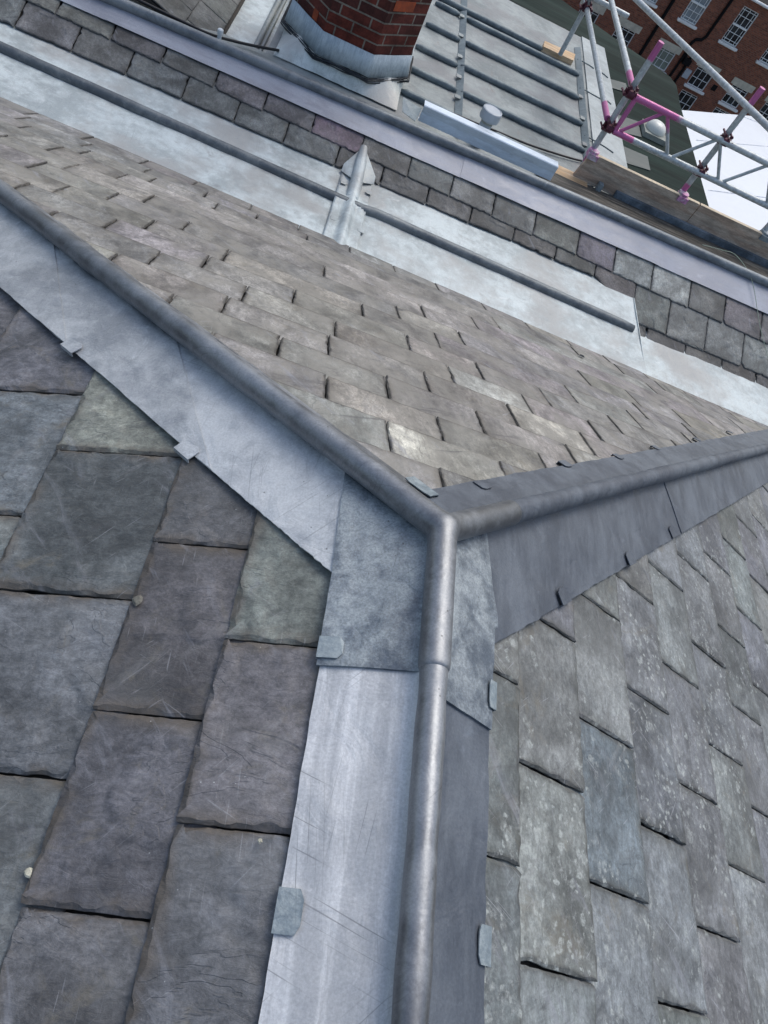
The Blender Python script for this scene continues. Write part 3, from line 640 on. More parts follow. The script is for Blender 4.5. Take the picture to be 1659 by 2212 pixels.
for i, (a0, a1) in enumerate(segs):
    sheet('ridge_flashing', M['leadP'], a0, a1 + .02, lambda x: 4.392, lambda x: yrd(x) - .012, lambda x, y: zO(x, y) + .006 + .0035 * (i % 2), OPP, nx=24, ny=8, amp=.0022, th=.0035)
sheet('back_flashing', M['leadF'], -3.9, 4.4, lambda x: yrd(x) + .012, lambda x: yrd(x) + .17, lambda x, y: zrd(x) - .03 - .30 * (y - yrd(x)), OPP, nx=60, ny=6, amp=.003)
mb = MB(); mb.prism([(-3.9, 4.64, -1.585), (1.3, 4.64, -1.585), (1.3, 5.08, -1.705), (-3.9, 5.08, -1.705)][::1], (0, 0, -.03)); mb.build('back_slope', M['leadF'], OPP)
mb = MB(); mb.prism([(1.302, 4.64, -1.60), (4.4, 4.64, -1.60), (4.4, 5.23, -1.662), (1.302, 5.23, -1.662)], (0, 0, -.03)); mb.build('back_boarding', M['moss'], OPP, label='brown weathered boarding behind the ridge roll')
# ------------------------------------------------------------------ flat lead roof
ZF = -1.70
FLAT = thing('flat_lead_roof', 'flat grey lead roof with parallel rolls and two stepped drips beyond the ridge', 'roof', (1, 6.5, ZF))
sheet('roof_sheet', M['leadF'], -.95, 2.24, lambda x: 4.98, lambda x: 8.5, ZF, FLAT, nx=70, ny=70, amp=.004, th=.02)
xd1 = lambda y: .585 - .02 * (y - 5.5); xd2 = lambda y: 1.82 + .02 * (y - 6)
for xd, ww in ((xd1, .028), (xd2, .028)):
    mb = MB(); mb.prism([(xd(5.1) - ww, 5.1, ZF + .006), (xd(5.1) + ww, 5.1, ZF + .035), (xd(8.1) + ww, 8.1, ZF + .035), (xd(8.1) - ww, 8.1, ZF + .006)], (0, 0, -.02)); dd = mb.build('drip', M['leadFr'], FLAT)
    for y in ((5.35, 5.72, 6.1, 6.5, 6.95, 7.4) if xd is xd1 else (5.5, 5.95, 6.45, 6.9)):
        clipm((xd(y) - ww - .004, y, ZF), (0, 1, 0), (1, 0, 0), Vector((0, 0, 1)), .06, .04, .03, dd, 'leadF', over=.01)
rolls = [((1007, 47), (1250, 155)), ((1002, 100), (1249, 202)), ((994, 152), (1257, 257)), ((994, 210), (1262, 315)), ((1060, 282), (1184, 350)), ((940, 8), (994, 30)), ((919, 55), (994, 82)), ((897, 103), (989, 137)), ((879, 148), (987, 192)), ((862, 200), (984, 245)), ((944, 5), (1172, 93))]
for (a, b) in rolls:
    p, q = atz(*a, ZF + .02), atz(*b, ZF + .02); y = (p.y + q.y) / 2; p.y = q.y = y
    mb = MB(); mb.tube([p, q], lambda t: .028 * min(1, .45 + t * 12, .5 + (1 - t) * 20), 18, .05, wob=.04); mb.build('lead_roll', M['leadFr'], FLAT, smooth=True)
mb = MB(); p = [(1.9, 5.55), (2.26, 5.55), (2.24, 8.5), (1.95, 8.5)]; mb.prism([(x, y, ZF + .012) for x, y in p], (0, 0, -.01)); mb.build('border_sheet', M['leadG2'], FLAT)
for a, b in (((1247, 128), (1283, 148)), ((1252, 190), (1310, 222)), ((1262, 293), (1325, 330)), ((1288, 150), (1313, 168)), ((1297, 210), (1320, 225))):
    p, q = atz(*a, ZF + .016), atz(*b, ZF + .016); m_ = (p + q) / 2 + Vector((0, .02, 0)); mb = MB(); mb.tube([p, p.lerp(m_, .5) + Vector((0, .01, 0)), m_, m_.lerp(q, .5) + Vector((0, .01, 0)), q], .006, 8); mb.build('seam', M['leadFr'], FLAT, smooth=True)
mb = MB(); mb.box(-.84, 2.22, 5.16, 8.48, -12, ZF - .03); mb.build('wall', M['brickB'], FLAT)
# ------------------------------------------------------------------ lead valley and slates behind the ridge on the left
VAL = thing('side_valley', 'pale lead valley strip with a centre roll running away beside the chimney', 'gutter', (-1.1, 6, -1.75))
sheet('valley_sheet', M['leadG'], -1.33, -.86, lambda x: 4.95, lambda x: 9.2, -1.76, VAL, nx=12, ny=60, amp=.004, rise=None)
mb = MB(); mb.tube([(-1.04, 5.0, -1.745), (-1.04, 9.2, -1.745)], .022, 16, .1, wob=.05); mb.tube([(-1.0, 5.0, -1.75), (-1.0, 9.2, -1.75)], .014, 12, .1, wob=.05); mb.build('valley_roll', M['leadF'], VAL, smooth=True)
SIDE = thing('side_slate_roof', 'dark slate slope behind the ridge at the top left falling to the pale valley', 'roof', (-2, 6.5, -1.5))
zS = lambda x, y: -1.70 + .42 * (-1.30 - x); nS = Vector((.42, 0, 1)).normalized(); mb = MB()
for i in range(12):
    b0, b1 = i * .21, (i + 1) * .21
    js = auto_joints([rnd.uniform(5.2, 5.5)], 4.75, 9.2, .34)
    for a0, a1 in zip(js, js[1:]):
        poly = [(-1.28 - b0, a0 + .002), (-1.28 - b0, a1 - .002), (-1.28 - b1 - .05, a1 - .002), (-1.28 - b1 - .05, a0 + .002)]
        slate(mb, poly, zS, nS, lambda x, y, b0=b0: .0135 * (1 - (-1.28 - b0 - x) / .26) + .001, jit((.10, .105, .098), .15), step=.03, jag=.002, th=.008, bev=.004, base=-.02)
mb.build('slate_slope', M['slateO'], SIDE)
mb = MB(); mb.prism([(-3.9, 4.75, zS(-3.9, 0) - .03), (-1.27, 4.75, zS(-1.27, 0) - .03), (-1.27, 9.2, zS(-1.27, 0) - .03), (-3.9, 9.2, zS(-3.9, 0) - .03)], (0, 0, -.04)); mb.build('roof_deck', M['deck'], SIDE)
# ------------------------------------------------------------------ chimney
CH = thing('chimney', 'octagonal dark red brick chimney with a lead skirt and whitish stained base', 'chimney', (-.40, 5.6, ZF))
cc = Vector((-.405, 5.60, 0)); Rf = .465
def octo(r, z, cy=0): return [Vector((cc.x + r / math.cos(math.pi / 8) * math.cos(math.pi / 8 + k * math.pi / 4), cc.y + cy + r / math.cos(math.pi / 8) * math.sin(math.pi / 8 + k * math.pi / 4), z)) for k in range(8)]
mb = MB(); lo, hi = octo(Rf, ZF + .1), octo(Rf, 1.2); ln = (lo[1] - lo[0]).length
for k in range(8):
    j = (k + 1) % 8; u0 = k * ln + .03 * (k % 2)
    i = [mb.add(p) for p in (lo[k], lo[j], hi[j], hi[k])]; mb.face(i, [(u0, lo[k].z), (u0 + ln, lo[k].z), (u0 + ln, 1.2), (u0, 1.2)])
mb.face([mb.add(p) for p in hi]); mb.build('brick_shaft', M['brickC'], CH)
mb = MB(); zb0, zb1 = ZF + .13, ZF + .285
n_ = 96; rings = [[], [], []]
for k in range(n_):
    a, b = octo(Rf + .02, 0), octo(Rf + .012, 0); t = k / n_ * 8; i0 = int(t) % 8; f = t - int(t)
    for ri, (src, z) in enumerate(((octo(Rf + .03, 0), zb0 + .012 * noise.noise(Vector((t * 2, 0, 0)))), (octo(Rf + .016, 0), (zb0 + zb1) / 2), (octo(Rf + .008, 0), zb1))):
        p = src[i0].lerp(src[(i0 + 1) % 8], f); p.z = z; p += Vector((noise.noise(Vector((t * 3, ri, 0))), noise.noise(Vector((t * 3, ri, 5))), 0)) * .006
        rings[ri].append(mb.add(p))
for a, b in zip(rings, rings[1:]):
    for k in range(n_): j = (k + 1) % n_; mb.face((a[k], a[j], b[j], b[k]))
mb.build('lead_skirt', M['skirt'], CH, smooth=True, mods=[('SOLIDIFY', dict(thickness=.006, offset=1))])
mb = MB(); a = []; sq = []
for k in range(n_):
    t = k / n_ * 8; i0 = int(t) % 8; f = t - int(t); p = octo(Rf + .012, 0)[i0].lerp(octo(Rf + .012, 0)[(i0 + 1) % 8], f)
    an = math.atan2(p.y - cc.y, p.x - cc.x); sx, sy = math.cos(an), math.sin(an); m_ = max(abs(sx), abs(sy)); q = Vector((cc.x + sx / m_ * .49, cc.y + sy / m_ * .53, ZF + .012))
    p.z = ZF + .145 + .012 * noise.noise(Vector((t * 5, 3, 0))); a.append(mb.add(p)); sq.append(mb.add(q + Vector((0, 0, .006 * noise.noise(q * 9)))))
for k in range(n_): j = (k + 1) % n_; mb.face((sq[k], sq[j], a[j], a[k]))
mb.build('apron', M['apron'], CH, smooth=True, mods=[SOL(.01), ESP])
mb = MB()
for k in range(6):
    pts = []
    for i in range(97):
        t = (i % 96) / 96 * 8; i0 = int(t) % 8; f = t - int(t); p = octo(Rf + .03 + .012 * (k % 3), 0)[i0].lerp(octo(Rf + .03 + .012 * (k % 3), 0)[(i0 + 1) % 8], f)
        p.z = ZF + .128 - .005 * k + .014 * noise.noise(Vector((t * 2.5, k, 9))); pts.append(p)
    mb.tube(pts, lambda t, k=k: .0045 + .004 * noise.noise(Vector((t * 60, k, 0))), 6, None, cap=False)
mb.build('sealant', M['tar'], CH, smooth=True)
lo = octo(Rf + .003, 0)
for (k, u0, u1, row) in ((4, .60, .74, 4), (5, .35, .92, 9), (6, .1, .6, 8)):
    mb = MB(); A, B = lo[k], lo[(k + 1) % 8]; z0 = ZF + .285 + .075 * (row - 4) + .004; p, q = A.lerp(B, u0), A.lerp(B, u1); nn = Vector((B.y - A.y, A.x - B.x, 0)).normalized() * .002
    mb.prism([Vector((p.x, p.y, z0)) + nn, Vector((q.x, q.y, z0)) + nn, Vector((q.x, q.y, z0 + .066)) + nn, Vector((p.x, p.y, z0 + .066)) + nn], -nn * 2)
    mb.build('orange_brick', M['brickO'], CH)
# ------------------------------------------------------------------ vent, trough, pads
pv = atz(1028, 312, ZF); pv = Vector((pv.x, pv.y, ZF)); vt = None
VENT = thing('vent_pipe', 'grey plastic vent pipe with a round domed cap behind the metal trough', 'vent pipe', pv)
mb = MB(); mb.lathe(pv, [(.048, 0), (.048, .235)], 32); mb.build('pipe', M['pvc'], VENT, smooth=False)
mb = MB(); mb.lathe(pv, [(.06, .205), (.078, .215), (.081, .225), (.081, .278), (.078, .288), (.069, .292), (.066, .288), (.02, .284)], 40); mb.build('cap', M['pvc'], VENT)
mb = MB(); mb.lathe(pv, [(.0495, .185), (.0495, .205)], 32); mb.build('collar', M['kerbw'], VENT)
TR_ = thing('metal_trough', 'shiny galvanised metal trough lying along the back of the ridge', 'trough', (.8, 4.9, -1.65))
a_, b_ = atz(903, 262, -1.60), atz(1190, 393, -1.60); y_ = 4.90
mb = MB(); x0, x1 = a_.x, b_.x; zt = -1.49; ze = -1.605
prof = [(y_ + .075, zt - .012), (y_ + .075, zt), (y_, zt), (y_ - .004, zt - .004), (y_ + .004, (zt + ze) / 2), (y_ - .004, ze), (y_ + .06, ze - .004)]
L_ = []
for x in [x0 + (x1 - x0) * i / 24 for i in range(25)]: L_.append([mb.add((x, y + .0012 * noise.noise(Vector((x * 6, y * 30, 0))), z)) for y, z in prof])
for a, b in zip(L_, L_[1:]):
    for j in range(len(prof) - 1): mb.face((a[j], b[j], b[j + 1], a[j + 1]))
mb.build('channel', M['galv'], TR_, mods=[SOL(.003)])
mb = MB(); mb.prism([atz(px, py, -1.56 + dz) for px, py, dz in ((871, 209, 0), (911, 235, .03), (897, 262, -.03), (869, 240, -.05))], (0, .004, -.006)); mb.build('end_piece', M['apron'], TR_)
def pad(label, cs_, z, h, mat='pine'):
    t = MB(); b = [Vector((*c, z)) for c in cs_]; t.prism(b, (0, 0, -h)); o = t.build('timber_pad', M[mat], None); tag(o, label, 'timber pad', 'timber pads under the scaffold'); return o
P2 = [atz(1183, 347, -1.66), atz(1197, 378, -1.66), atz(1268, 409, -1.66), atz(1268, 386, -1.66)]
pad('flat pine pad beside the end of the metal trough under the toe board', [(p.x, p.y) for p in P2], -1.655, .035)
P1 = [atz(1176, 91, ZF + .06), atz(1173, 104, ZF + .06), atz(1241, 132, ZF + .06), atz(1243, 119, ZF + .06)]
P1 = [atz(1177, 88, ZF + .05), atz(1174, 100, ZF + .05), atz(1239, 131, ZF + .05), atz(1243, 117, ZF + .05)]
pad('pine block under the foot of the scaffold post on the flat roof', [(p.x, p.y) for p in P1], ZF + .05, .05)
# ------------------------------------------------------------------ scaffold
def pinkfn(*spans):
    """tint 0 where sprayed pink; spans: (point, radius)"""
    def f(p):
        v = 1.0
        for c, r in spans:
            d = (p - Vector(c)).length; v = min(v, max(0, min(1, (d - r * .8) / (r * .4))))
        return (v, v, v)
    return f
def tubeobj(name, pts, label, cat, pk=None, r=.0242, group='scaffold tubes', parent=None):
    mb = MB(); mb.tube(pts, r, 20, .03, tint=pk); o = mb.build(name, M['tube'], parent, smooth=True)
    md = o.modifiers.new('EDGE_SPLIT', 'EDGE_SPLIT'); md.split_angle = math.radians(60)
    if label: tag(o, label, cat, group)
    return o
def coupler(c, parent, name='coupler', s=1.0):
    mb = MB(); c = Vector(c)
    mb.tube([c + Vector((0, 0, -.028)), c + Vector((0, 0, .028))], .033 * s, 14); mb.tube([c + Vector((-.028, -.045, 0)), c + Vector((.028, -.045, 0))], .033 * s, 14)
    for dx, dz in ((.05, .01), (-.05, -.012), (.02, .05), (-.03, .045)):
        mb.tube([c + Vector((dx, -.07, dz)), c + Vector((dx * 1.15, .03, dz * 1.1))], .008, 8); mb.tube([c + Vector((dx, -.07, dz)), c + Vector((dx, -.052, dz))], .014, 6)
    mb.box(c.x - .045, c.x + .045, c.y - .03, c.y - .005, c.z - .02, c.z + .02)
    return mb.build(name, M['rust'], parent)
YP, YBm = 5.34, 5.285; ZU, ZD = -.955, -1.232; PX = [1.685, 2.553, 3.40]
posts = []
tops = [-.585, -.545, -.50]
lab = ['scaffold post with a pink top rising from the left end of the toe board', 'scaffold post with a pink top beside the joint between the toe boards', 'plain grey scaffold post at the right edge of the photo']
for i, x in enumerate(PX):
    t = thing('scaffold_post', lab[i], 'scaffold post', (x, YP, ZF), 'scaffold posts'); posts.append(t)
    pts = [(x, YP, -1.66), (x, YP, tops[i])]
    pk_ = {0: pinkfn(((x, YP, tops[i]), .13), ((x, YP, -1.5), .05)), 1: pinkfn(((x, YP, tops[i]), .14), ((x, YP, -1.45), .09)), 2: None}[i]
    tubeobj('tube', pts, None, None, pk_, parent=t)
    coupler((x, YP, ZU), t); coupler((x, YP, ZD), t)
    mb = MB(); mb.tube([(x, YP - .045, -1.485), (x, YP - .045, -1.42)], .046, 16); mb.box(x - .045, x + .045, YP - .105, YP - .02, -1.48, -1.437); mb.build('board_clip', M['pinkclip'] if i < 2 else M['clip'], t)
LB = thing('lattice_beam', 'pink ended scaffold lattice beam spanning across above the toe boards', 'lattice beam', (2.5, YBm, ZD))
xe = 4.5; zsl = .012
tubeobj('chord', [(1.725, YBm, ZU), (xe, YBm, ZU)], None, None, lambda p: (min(1, max(0, (p.x - 2.0) / .25)),) * 3, parent=LB)
tubeobj('chord', [(1.725, YBm, ZD), (xe, YBm, ZD)], None, None, lambda p: (min(1, max(0, (p.x - 1.88) / .05)),) * 3, parent=LB)
def strut(xa, za, xb, zb, pk_=None, r=.0135): tubeobj('strut', [(xa, YBm, za), (xb, YBm, zb)], None, None, pk_, r, parent=LB)
pf = lambda p: (min(1, max(0, (p.x - 2.05) / .1)),) * 3
strut(1.735, ZD, 1.735, ZU, pf, .019)
xs = 1.755
while xs < xe - .5: strut(xs, ZD, xs + .245, ZU, pf); strut(xs + .265, ZU, xs + .475, ZD, pf); xs += .495
# return tubes going back to the far post
pF = atz(1213, 112, -1.62); FX, FY = pF.x, pF.y
t = thing('scaffold_post', 'scaffold post standing on the pine block on the flat roof', 'scaffold post', (FX, FY, ZF), 'scaffold posts')
tubeobj('tube', [(FX, FY, -1.65), (FX, FY, -.9)], None, None, None, parent=t); coupler((FX, FY, -1.19), t)
xP = lambda px, py, z, y: hit(px, py, (0, 0, 1), z)
def hline(a, b, z, ext=0):
    p, q = hit(*a, (0, 0, 1), z), hit(*b, (0, 0, 1), z); d = (q - p).normalized(); return p, q + d * ext
p, q = hline((1311, 252), (1264, 0), -1.19, .3); tubeobj('scaffold_tube', [p - (q - p).normalized() * .03, q], 'lower of the two pale tubes running back from the first post over the flat roof', 'scaffold tube', pinkfn((p, .22)))
p, q = hline((1367, 190), (1320, 0), -.93, .6); tubeobj('scaffold_tube', [p, q], 'upper of the two pale tubes running back from the first post', 'scaffold tube', pinkfn((p, .26)))
p, q = aty(1615, 231, 5.26), aty(1376, 0, 7.1); d = (q - p).normalized(); tubeobj('scaffold_tube', [p - d * .75, q + d * .5], 'long diagonal tube crossing in front of the brick building', 'scaffold tube')
p, q = aty(1240, -24, FY - .05), aty(1358, 33, FY - .05); q.z = p.z = (p.z + q.z) / 2; tubeobj('scaffold_tube', [p, q], 'short cut end of tube sticking out at the top edge', 'scaffold tube')
# toe boards
def toe(x0, x1, zt0, label, y=5.27):
    t = thing('toe_board', label, 'toe board', (x0, y, -1.66), 'scaffold toe boards'); mb = MB(); z0 = zt0 - .225
    pts = [(x0 - .035, z0 + .0), (x1, z0), (x1, zt0), (x0, zt0)] if x0 < 2 else [(x0, z0), (x1, z0), (x1, zt0), (x0, zt0)]
    mb.prism([(x, y - .019, z) for x, z in pts][::1], (0, .036, 0)); mb.build('board', M['board'], t)
    mb = MB(); mb.box(x0 + .002, x1 - .002, y - .0185, y + .0185, zt0 + .0005, zt0 + .004); mb.build('top_edge', M['edgewood'], t); return t
toe(1.665, 2.715, -1.44, 'brown stained toe board fixed to the first two posts'); toe(2.722, 4.5, -1.44, 'brown toe board past the joint reaching the right edge of the photo')
CU = thing('lead_upstand', 'dark blue grey lead upstand running under the toe boards', 'upstand', (3, 5.3, -1.66))
mb = MB(); mb.box(2.02, 4.6, 5.215, 5.55, -1.72, -1.61); mb.build('upstand_box', M['curb'], CU)
mb = MB(); mb.box(1.845, 1.885, 5.19, 5.24, -1.70, -1.60); mb.build('corner_piece', M['clip'], CU)
# ------------------------------------------------------------------ cables and string
def cable(name, pts, r, mat, label, cat):
    mb = MB(); out = []
    P = [Vector(p) for p in pts]; P = [P[0]] + P + [P[-1]]
    for i in range(1, len(P) - 2):
        for k in range(8):
            t = k / 8; a, b, c, d = P[i - 1:i + 3]
            out.append(.5 * ((2 * b) + (-a + c) * t + (2 * a - 5 * b + 4 * c - d) * t * t + (-a + 3 * b - 3 * c + d) * t ** 3))
    out.append(P[-1]); mb.tube(out, r, 8); return tag(mb.build(name, M[mat], None, smooth=True), label, cat)
cable('cable', [atz(215, -42, -1.53), atz(301, 1, -1.53), atz(375, 37, -1.54), atz(440, 68, -1.55), atz(480, 82, -1.6), atz(540, 97, -1.63), atz(602, 109, -1.66)], .010, 'black', 'black cable lying behind the lilac ridge roll on the left', 'cable')
cable('cable', [atz(915, 228, -1.62), atz(964, 240, -1.66), atz(1033, 268, -1.67), atz(1069, 282, -1.67), atz(1150, 315, -1.68), atz(1250, 346, -1.68), atz(1290, 350, -1.69)], .009, 'black', 'black cable passing behind the vent pipe across the flat roof', 'cable')
cable('string', [onO(1506, 542) + Vector((0, 0, .06)), onO(1548, 553) + Vector((0, 0, .06)), onO(1581, 565) + Vector((0, 0, .055)), onO(1618, 612) + Vector((0, 0, .03)), onO(1636, 706) + Vector((0, 0, .025)), onO(1650, 762) + Vector((0, 0, .025)), onO(1662, 800) + Vector((0, 0, .02))], .0025, 'string', 'thin pale green string hanging over the ridge roll at the right', 'string')
wc = atz(475, 74, -1.56); mb = MB(); mb.lathe(wc, [(.014, -.05), (.016, .0), (.02, .005), (.02, .03), (.012, .036)], 14); tag(mb.build('cable_clip', M['white'], None), 'small white clip holding the black cable against the ridge roll', 'clip')
def crumb(name, c, nrm, r, mat, label, cat, flat=.35, sd=1, n=1, spread=0.0):
    mb = MB()
    for k in range(n):
        o = Vector(c) + Vector((noise.noise(Vector((k, sd, 0))), noise.noise(Vector((k, sd, 7))), 0)) * spread; rr_ = r * (1 if k == 0 else .35 + .4 * abs(noise.noise(Vector((k * 3, sd, 2)))))
        t1 = nrm.orthogonal().normalized(); t2 = nrm.cross(t1); base = []
        for j in range(11): a = j / 11 * 2 * math.pi; q = rr_ * (1 + .5 * noise.noise(Vector((math.cos(a) * 2 + k, math.sin(a) * 2, sd)))); base.append(o + t1 * math.cos(a) * q + t2 * math.sin(a) * q)
        top = [mb.add(o + (p - o) * .6 + nrm * rr_ * flat) for p in base]; bb = [mb.add(p - nrm * .002) for p in base]; cc_ = mb.add(o + nrm * rr_ * flat * 1.2)
        for j in range(11): i2 = (j + 1) % 11; mb.face((bb[j], bb[i2], top[i2], top[j])); mb.face((top[j], top[i2], cc_))
    return tag(mb.build(name, M[mat], None), label, cat)
crumb('mortar_crumb', onL(562, 1817) + nL * .003, nL, .0035, 'scrap', 'pale crumbs of mortar caught at a slate corner beside the left ridge wing', 'debris', n=14, spread=.035, sd=3)
crumb('mortar_crumb', onL(298, 1298) + nL * .004, nL, .010, 'scrapg', 'round greyish mortar blob on a slate corner on the left slope', 'debris', flat=.12, n=2, spread=.012, sd=5)
crumb('dropping', onL(62, 1885) + nL * .001, nL, .007, 'scrap', 'cream splash dried on a slate at the lower left', 'stain', flat=.06, n=12, spread=.018, sd=8)
crumb('debris', onM(1256, 771) + nM * .006, nM, .018, 'tar', 'small black lump lying on the weathered far slope near the gutter', 'debris', n=4, spread=.03, sd=2)
# ------------------------------------------------------------------ green felt roof with rooflights
ZG = -8.0
GB = thing('felt_roofed_building', 'low building with a dark green felt roof beyond the scaffold', 'building', (7, 22, -22))
zb = [(atz(px, py, ZG)) for px, py in ((1214, 0), (1320, 77), (1394, 128), (1448, 166), (1461, 184), (1467, 211))]
far = [(p.x, p.y) for p in zb]
poly = [(11.45, 9.0)] + [(11.62, 29.0)] + far[::-1] + [(-3, 35.5), (-3, 9.0)]
mb = MB(); mb.prism([(x, y, ZG) for x, y in poly], (0, 0, -.3)); mb.build('felt_roof', M['felt'], GB)
mb = MB(); mb.prism([(x * .985 + .02, y * .99 + .1, ZG - .31) for x, y in poly], (0, 0, -13.7)); mb.build('wall', M['brickB'], GB)
def gpanel(quad, label):
    mb = MB(); mb.prism([Vector(atz(px, py, ZG + .03)) for px, py in quad], (0, 0, -.026)); tag(mb.build('rooflight_panel', M['panel'], None), label, 'rooflight', 'flat rooflight panels on the green roof')
gpanel([(1316, 188), (1310, 168), (1352, 180), (1358, 200)], 'pale flat rooflight panel on the green roof beside the upper pink coupler')
gpanel([(1338, 284), (1330, 246), (1378, 262), (1386, 296)], 'pale flat rooflight panel between the lattice beam and the dome')
gpanel([(1341, 348), (1338, 312), (1399, 338), (1405, 368)], 'pale flat rooflight panel just above the first toe board')
dc = atz(1414, 282, ZG + .15); DM = thing('dome_rooflight', 'cream domed rooflight on a square kerb on the green roof', 'rooflight', (dc.x, dc.y, ZG))
mb = MB(); mb.box(dc.x - .42, dc.x + .42, dc.y - .45, dc.y + .45, ZG + .003, ZG + .16); mb.build('kerb', M['kerbw'], DM)
mb = MB(); mb.lathe((dc.x, dc.y, ZG + .16), [(.36, 0), (.36, .04), (.34, .13), (.29, .2), (.2, .26), (.1, .29), (.02, .295)], 32); mb.build('dome', M['dome'], DM, smooth=True)
# ------------------------------------------------------------------ marquee
MQ = thing('marquee', 'large white canvas marquee between the green roof and the brick building', 'marquee', (20, 40, -22))
zm = -12.0
e = [atz(1478, 238, zm), atz(1640, 253, zm)]; x0, x1 = e[0].x - 4.5, 30.0; yF, yN = e[0].y + .4, 24.0
rid = -10.9
A_ = Vector((12.5, 37.8, zm)); B_ = atz(1640, 252, zm); C_ = Vector((34, 20, zm)); E_ = Vector((12.5, 20, zm))
APX = Vector((20.5, 33, -11.3)); MV = [A_, B_, C_, E_]
mb = MB(); v = [mb.add(p) for p in MV + [APX]]
for i in range(4): mb.face((v[(i + 1) % 4], v[i], v[4]))
mb.build('canopy', M['marquee'], MQ, mods=[SOL(.03)])
mb = MB(); mb.prism([Vector((p.x, p.y, zm - .05)) for p in MV[::-1]], (0, 0, -9.8)); mb.build('side_wall', M['marquee'], MQ)
for a, b in (((1503, 303), (1659, 317)), ((1530, 411), (1659, 428)), ((1610, 512), (1680, 522)), ((1598, 250), (1655, 272))):
    mb = MB(); n_mq = None
    def onmq(px, py):
        Q = APX
        vs = MV
        for i in range(4):
            p, q = vs[i], vs[(i + 1) % 4]; n = (q - p).cross(Q - p).normalized(); h_ = hit(px, py, n, n.dot(p))
            l1 = (q - p).cross(h_ - p).dot(n); l2 = (Q - q).cross(h_ - q).dot(n); l3 = (p - Q).cross(h_ - Q).dot(n)
            if (l1 >= 0) == (l2 >= 0) == (l3 >= 0) and h_.y > 5: return h_
        return atz(px, py, -11.6)
    mb.tube([onmq(a[0] + (b[0] - a[0]) * k / 8, a[1] + (b[1] - a[1]) * k / 8) + Vector((0, 0, .02)) for k in range(9)], .012, 6); mb.build('seam', M['seam'], MQ)
# ------------------------------------------------------------------ brick building
YB = 52.0
BB = thing('brick_building', 'red brick building with white sash windows and pale stone lintels', 'building', (20, YB, -22))
def facade(x0, x1, z0, z1, holes):
    mb = MB(); xs_ = sorted({x0, x1} | {h[0] for h in holes} | {h[1] for h in holes}); zs = sorted({z0, z1} | {h[2] for h in holes} | {h[3] for h in holes})
    for a, b in zip(xs_, xs_[1:]):
        for c, d in zip(zs, zs[1:]):
            if any(h[0] <= a and b <= h[1] and h[2] <= c and d <= h[3] for h in holes): continue
            mb.face([mb.add(p) for p in ((a, YB, c), (b, YB, c), (b, YB, d), (a, YB, d))])
    for h in holes:
        a, b, c, d = h
        for q in (((a, c), (a, d)), ((b, d), (b, c)), ((a, d), (b, d)), ((b, c), (a, c))):
            (xa, za), (xb, zb_) = q; mb.face([mb.add(p) for p in ((xa, YB, za), (xb, YB, zb_), (xb, YB + .25, zb_), (xa, YB + .25, za))][::-1])
    mb.build('wall', M['brickB'], BB)
WA = [(12.6, 'b'), (15.5, 'b'), (18.38, 'b'), (21.41, 'g'), (24.3, 'g'), (27.2, 'g')]
WB = [(12.7, 'g'), (15.3, 'g'), (18.3, 'gr'), (21.25, 'g'), (23.93, 'g'), (26.6, 'g'), (29.2, 'g')]
holes = [(x - .55, x + .55, -11.0, -9.0) for x, k in WA] + [(x - .62, x + .62, -13.86, -12.72) for x, k in WB] + [(x - .62, x + .62, -15.45, -14.25) for x, k in WB]
facade(-5, 34, -22, -8.55, holes)
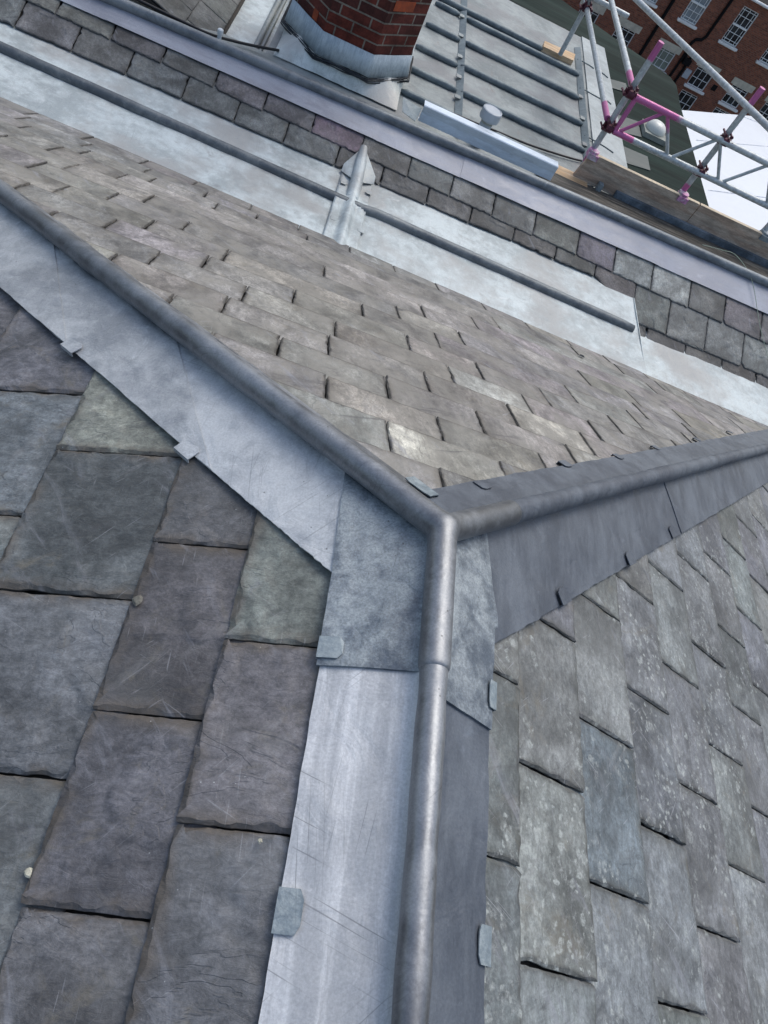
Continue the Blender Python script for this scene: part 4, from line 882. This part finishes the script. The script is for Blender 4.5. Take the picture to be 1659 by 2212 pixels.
def window(x, z0, z1, w2, kind, style):
    t = thing('x', None, None); D.objects.remove(t)
    fr = MB(); y0, y1 = YB + .06, YB + .16; W = .05
    fr.box(x - w2, x - w2 + W, y0, y1, z0, z1); fr.box(x + w2 - W, x + w2, y0, y1, z0, z1); fr.box(x - w2 + W, x + w2 - W, y0 + .002, y1 - .002, z0, z0 + W); fr.box(x - w2 + W, x + w2 - W, y0 + .002, y1 - .002, z1 - W, z1)
    bar = lambda xa, xb, za, zb_: fr.box(xa, xb, y0 + .03, y0 + .06, za, zb_)
    g = .014
    if style == 'sash':
        zm_ = (z0 + z1) / 2; fr.box(x - w2 + W, x + w2 - W, y0 - .02, y0 + .07, zm_ - .05, zm_ + .05)
        for xx in (x - w2 + .2, x, x + w2 - .2): bar(xx - g, xx + g, z0 + W, z1 - W)
        for zz in (z0 + .19, (z0 + zm_) / 2 + .07, (zm_ + z1) / 2 + .0, z1 - .17): fr.box(x - w2 + W, x + w2 - W, y0 + .032, y0 + .058, zz - g, zz + g)
    else:
        for xx in (x - w2 + .42, x + w2 - .42): bar(xx - g, xx + g, z0 + W, z1 - W)
        for zz in (z0 + .5, ): fr.box(x - w2 + W, x + w2 - W, y0 + .032, y0 + .058, zz - g, zz + g)
        fr.box(x - w2 + W, x + w2 - W, y0 + .033, y0 + .057, z1 - .16 - g, z1 - .16 + g)
    o = fr.build('window', M['white'], BB)
    pn = MB(); pn.face([pn.add(p) for p in ((x - w2, YB + .14, z0), (x + w2, YB + .14, z0), (x + w2, YB + .14, z1), (x - w2, YB + .14, z1))]); pn.build('pane', M['glass' if kind == 'g' else 'blind' if kind == 'b' else 'blindg'], o)
    s = MB(); s.box(x - w2 - .14, x + w2 + .14, YB - .16, YB + .05, z0 - .12, z0 - .003); s.box(x - w2 - .10, x + w2 + .10, YB - .10, YB + .04, z0 - .17, z0 - .121); s.build('sill', M['white'], o)
    if style != 'sash' and z1 > -13: l = MB(); l.box(x - .82, x + .82, YB - .02, YB + .1, z1 + .003, z1 + .40); l.build('lintel', M['stone'], o)
for x, k in WA: window(x, -11.0, -9.0, .55, k, 'sash')
for x, k in WB: window(x, -13.86, -12.72, .62, k, 'cas'); window(x, -15.45, -14.25, .62, 'g', 'cas')
def pipe(pts, r=.06): mb = MB(); mb.tube([(x, YB - .09, z) for x, z in pts], r, 10); mb.build('drainpipe', M['pipe'], BB)
pipe([(16.85, -8.6), (16.85, -21.9)], .10); pipe([(19.95, -8.6), (19.9, -11.2), (19.75, -11.45), (19.45, -11.55), (19.33, -11.8), (19.33, -12.2), (19.6, -12.75)], .09)
pipe([(19.36, -12.1), (19.33, -21.9)], .08); pipe([(19.86, -12.1), (19.84, -12.8), (19.82, -21.9)], .08)
mb = MB(); mb.box(19.48, 19.98, YB - .32, YB - .02, -12.95, -12.6); mb.build('hopper', M['pipe'], BB)
mb = MB(); mb.box(20.0, 20.42, YB - .14, YB - .01, -13.62, -13.1); mb.build('meter_box', M['pvc'], BB)
mb = MB(); mb.box(22.22, 22.55, YB - .02, YB - .003, -13.55, -13.2); mb.build('air_vent', M['pipe'], BB)
mb = MB(); mb.tube([(-5, YB - .18, -8.52), (34, YB - .18, -8.52)], .08, 12); mb.build('eaves_gutter', M['white'], BB)
mb = MB(); mb.prism([(-5, YB - .1, -8.44), (34, YB - .1, -8.44), (34, YB + 6, -4.5), (-5, YB + 6, -4.5)], (0, 0, -.08)); mb.build('roof', M['deck'], BB)
mb = MB(); mb.box(-5, 34, YB + .3, YB + 12, -22, -8.6); mb.build('inner_wall', M['deck'], BB)
mb = MB(); mb.face([mb.add(p) for p in ((-400, -400, -22), (400, -400, -22), (400, 600, -22), (-400, 600, -22))]); tag(mb.build('ground', M['ground'], None), 'dark asphalt ground far below the roofs', None, None, 'structure')
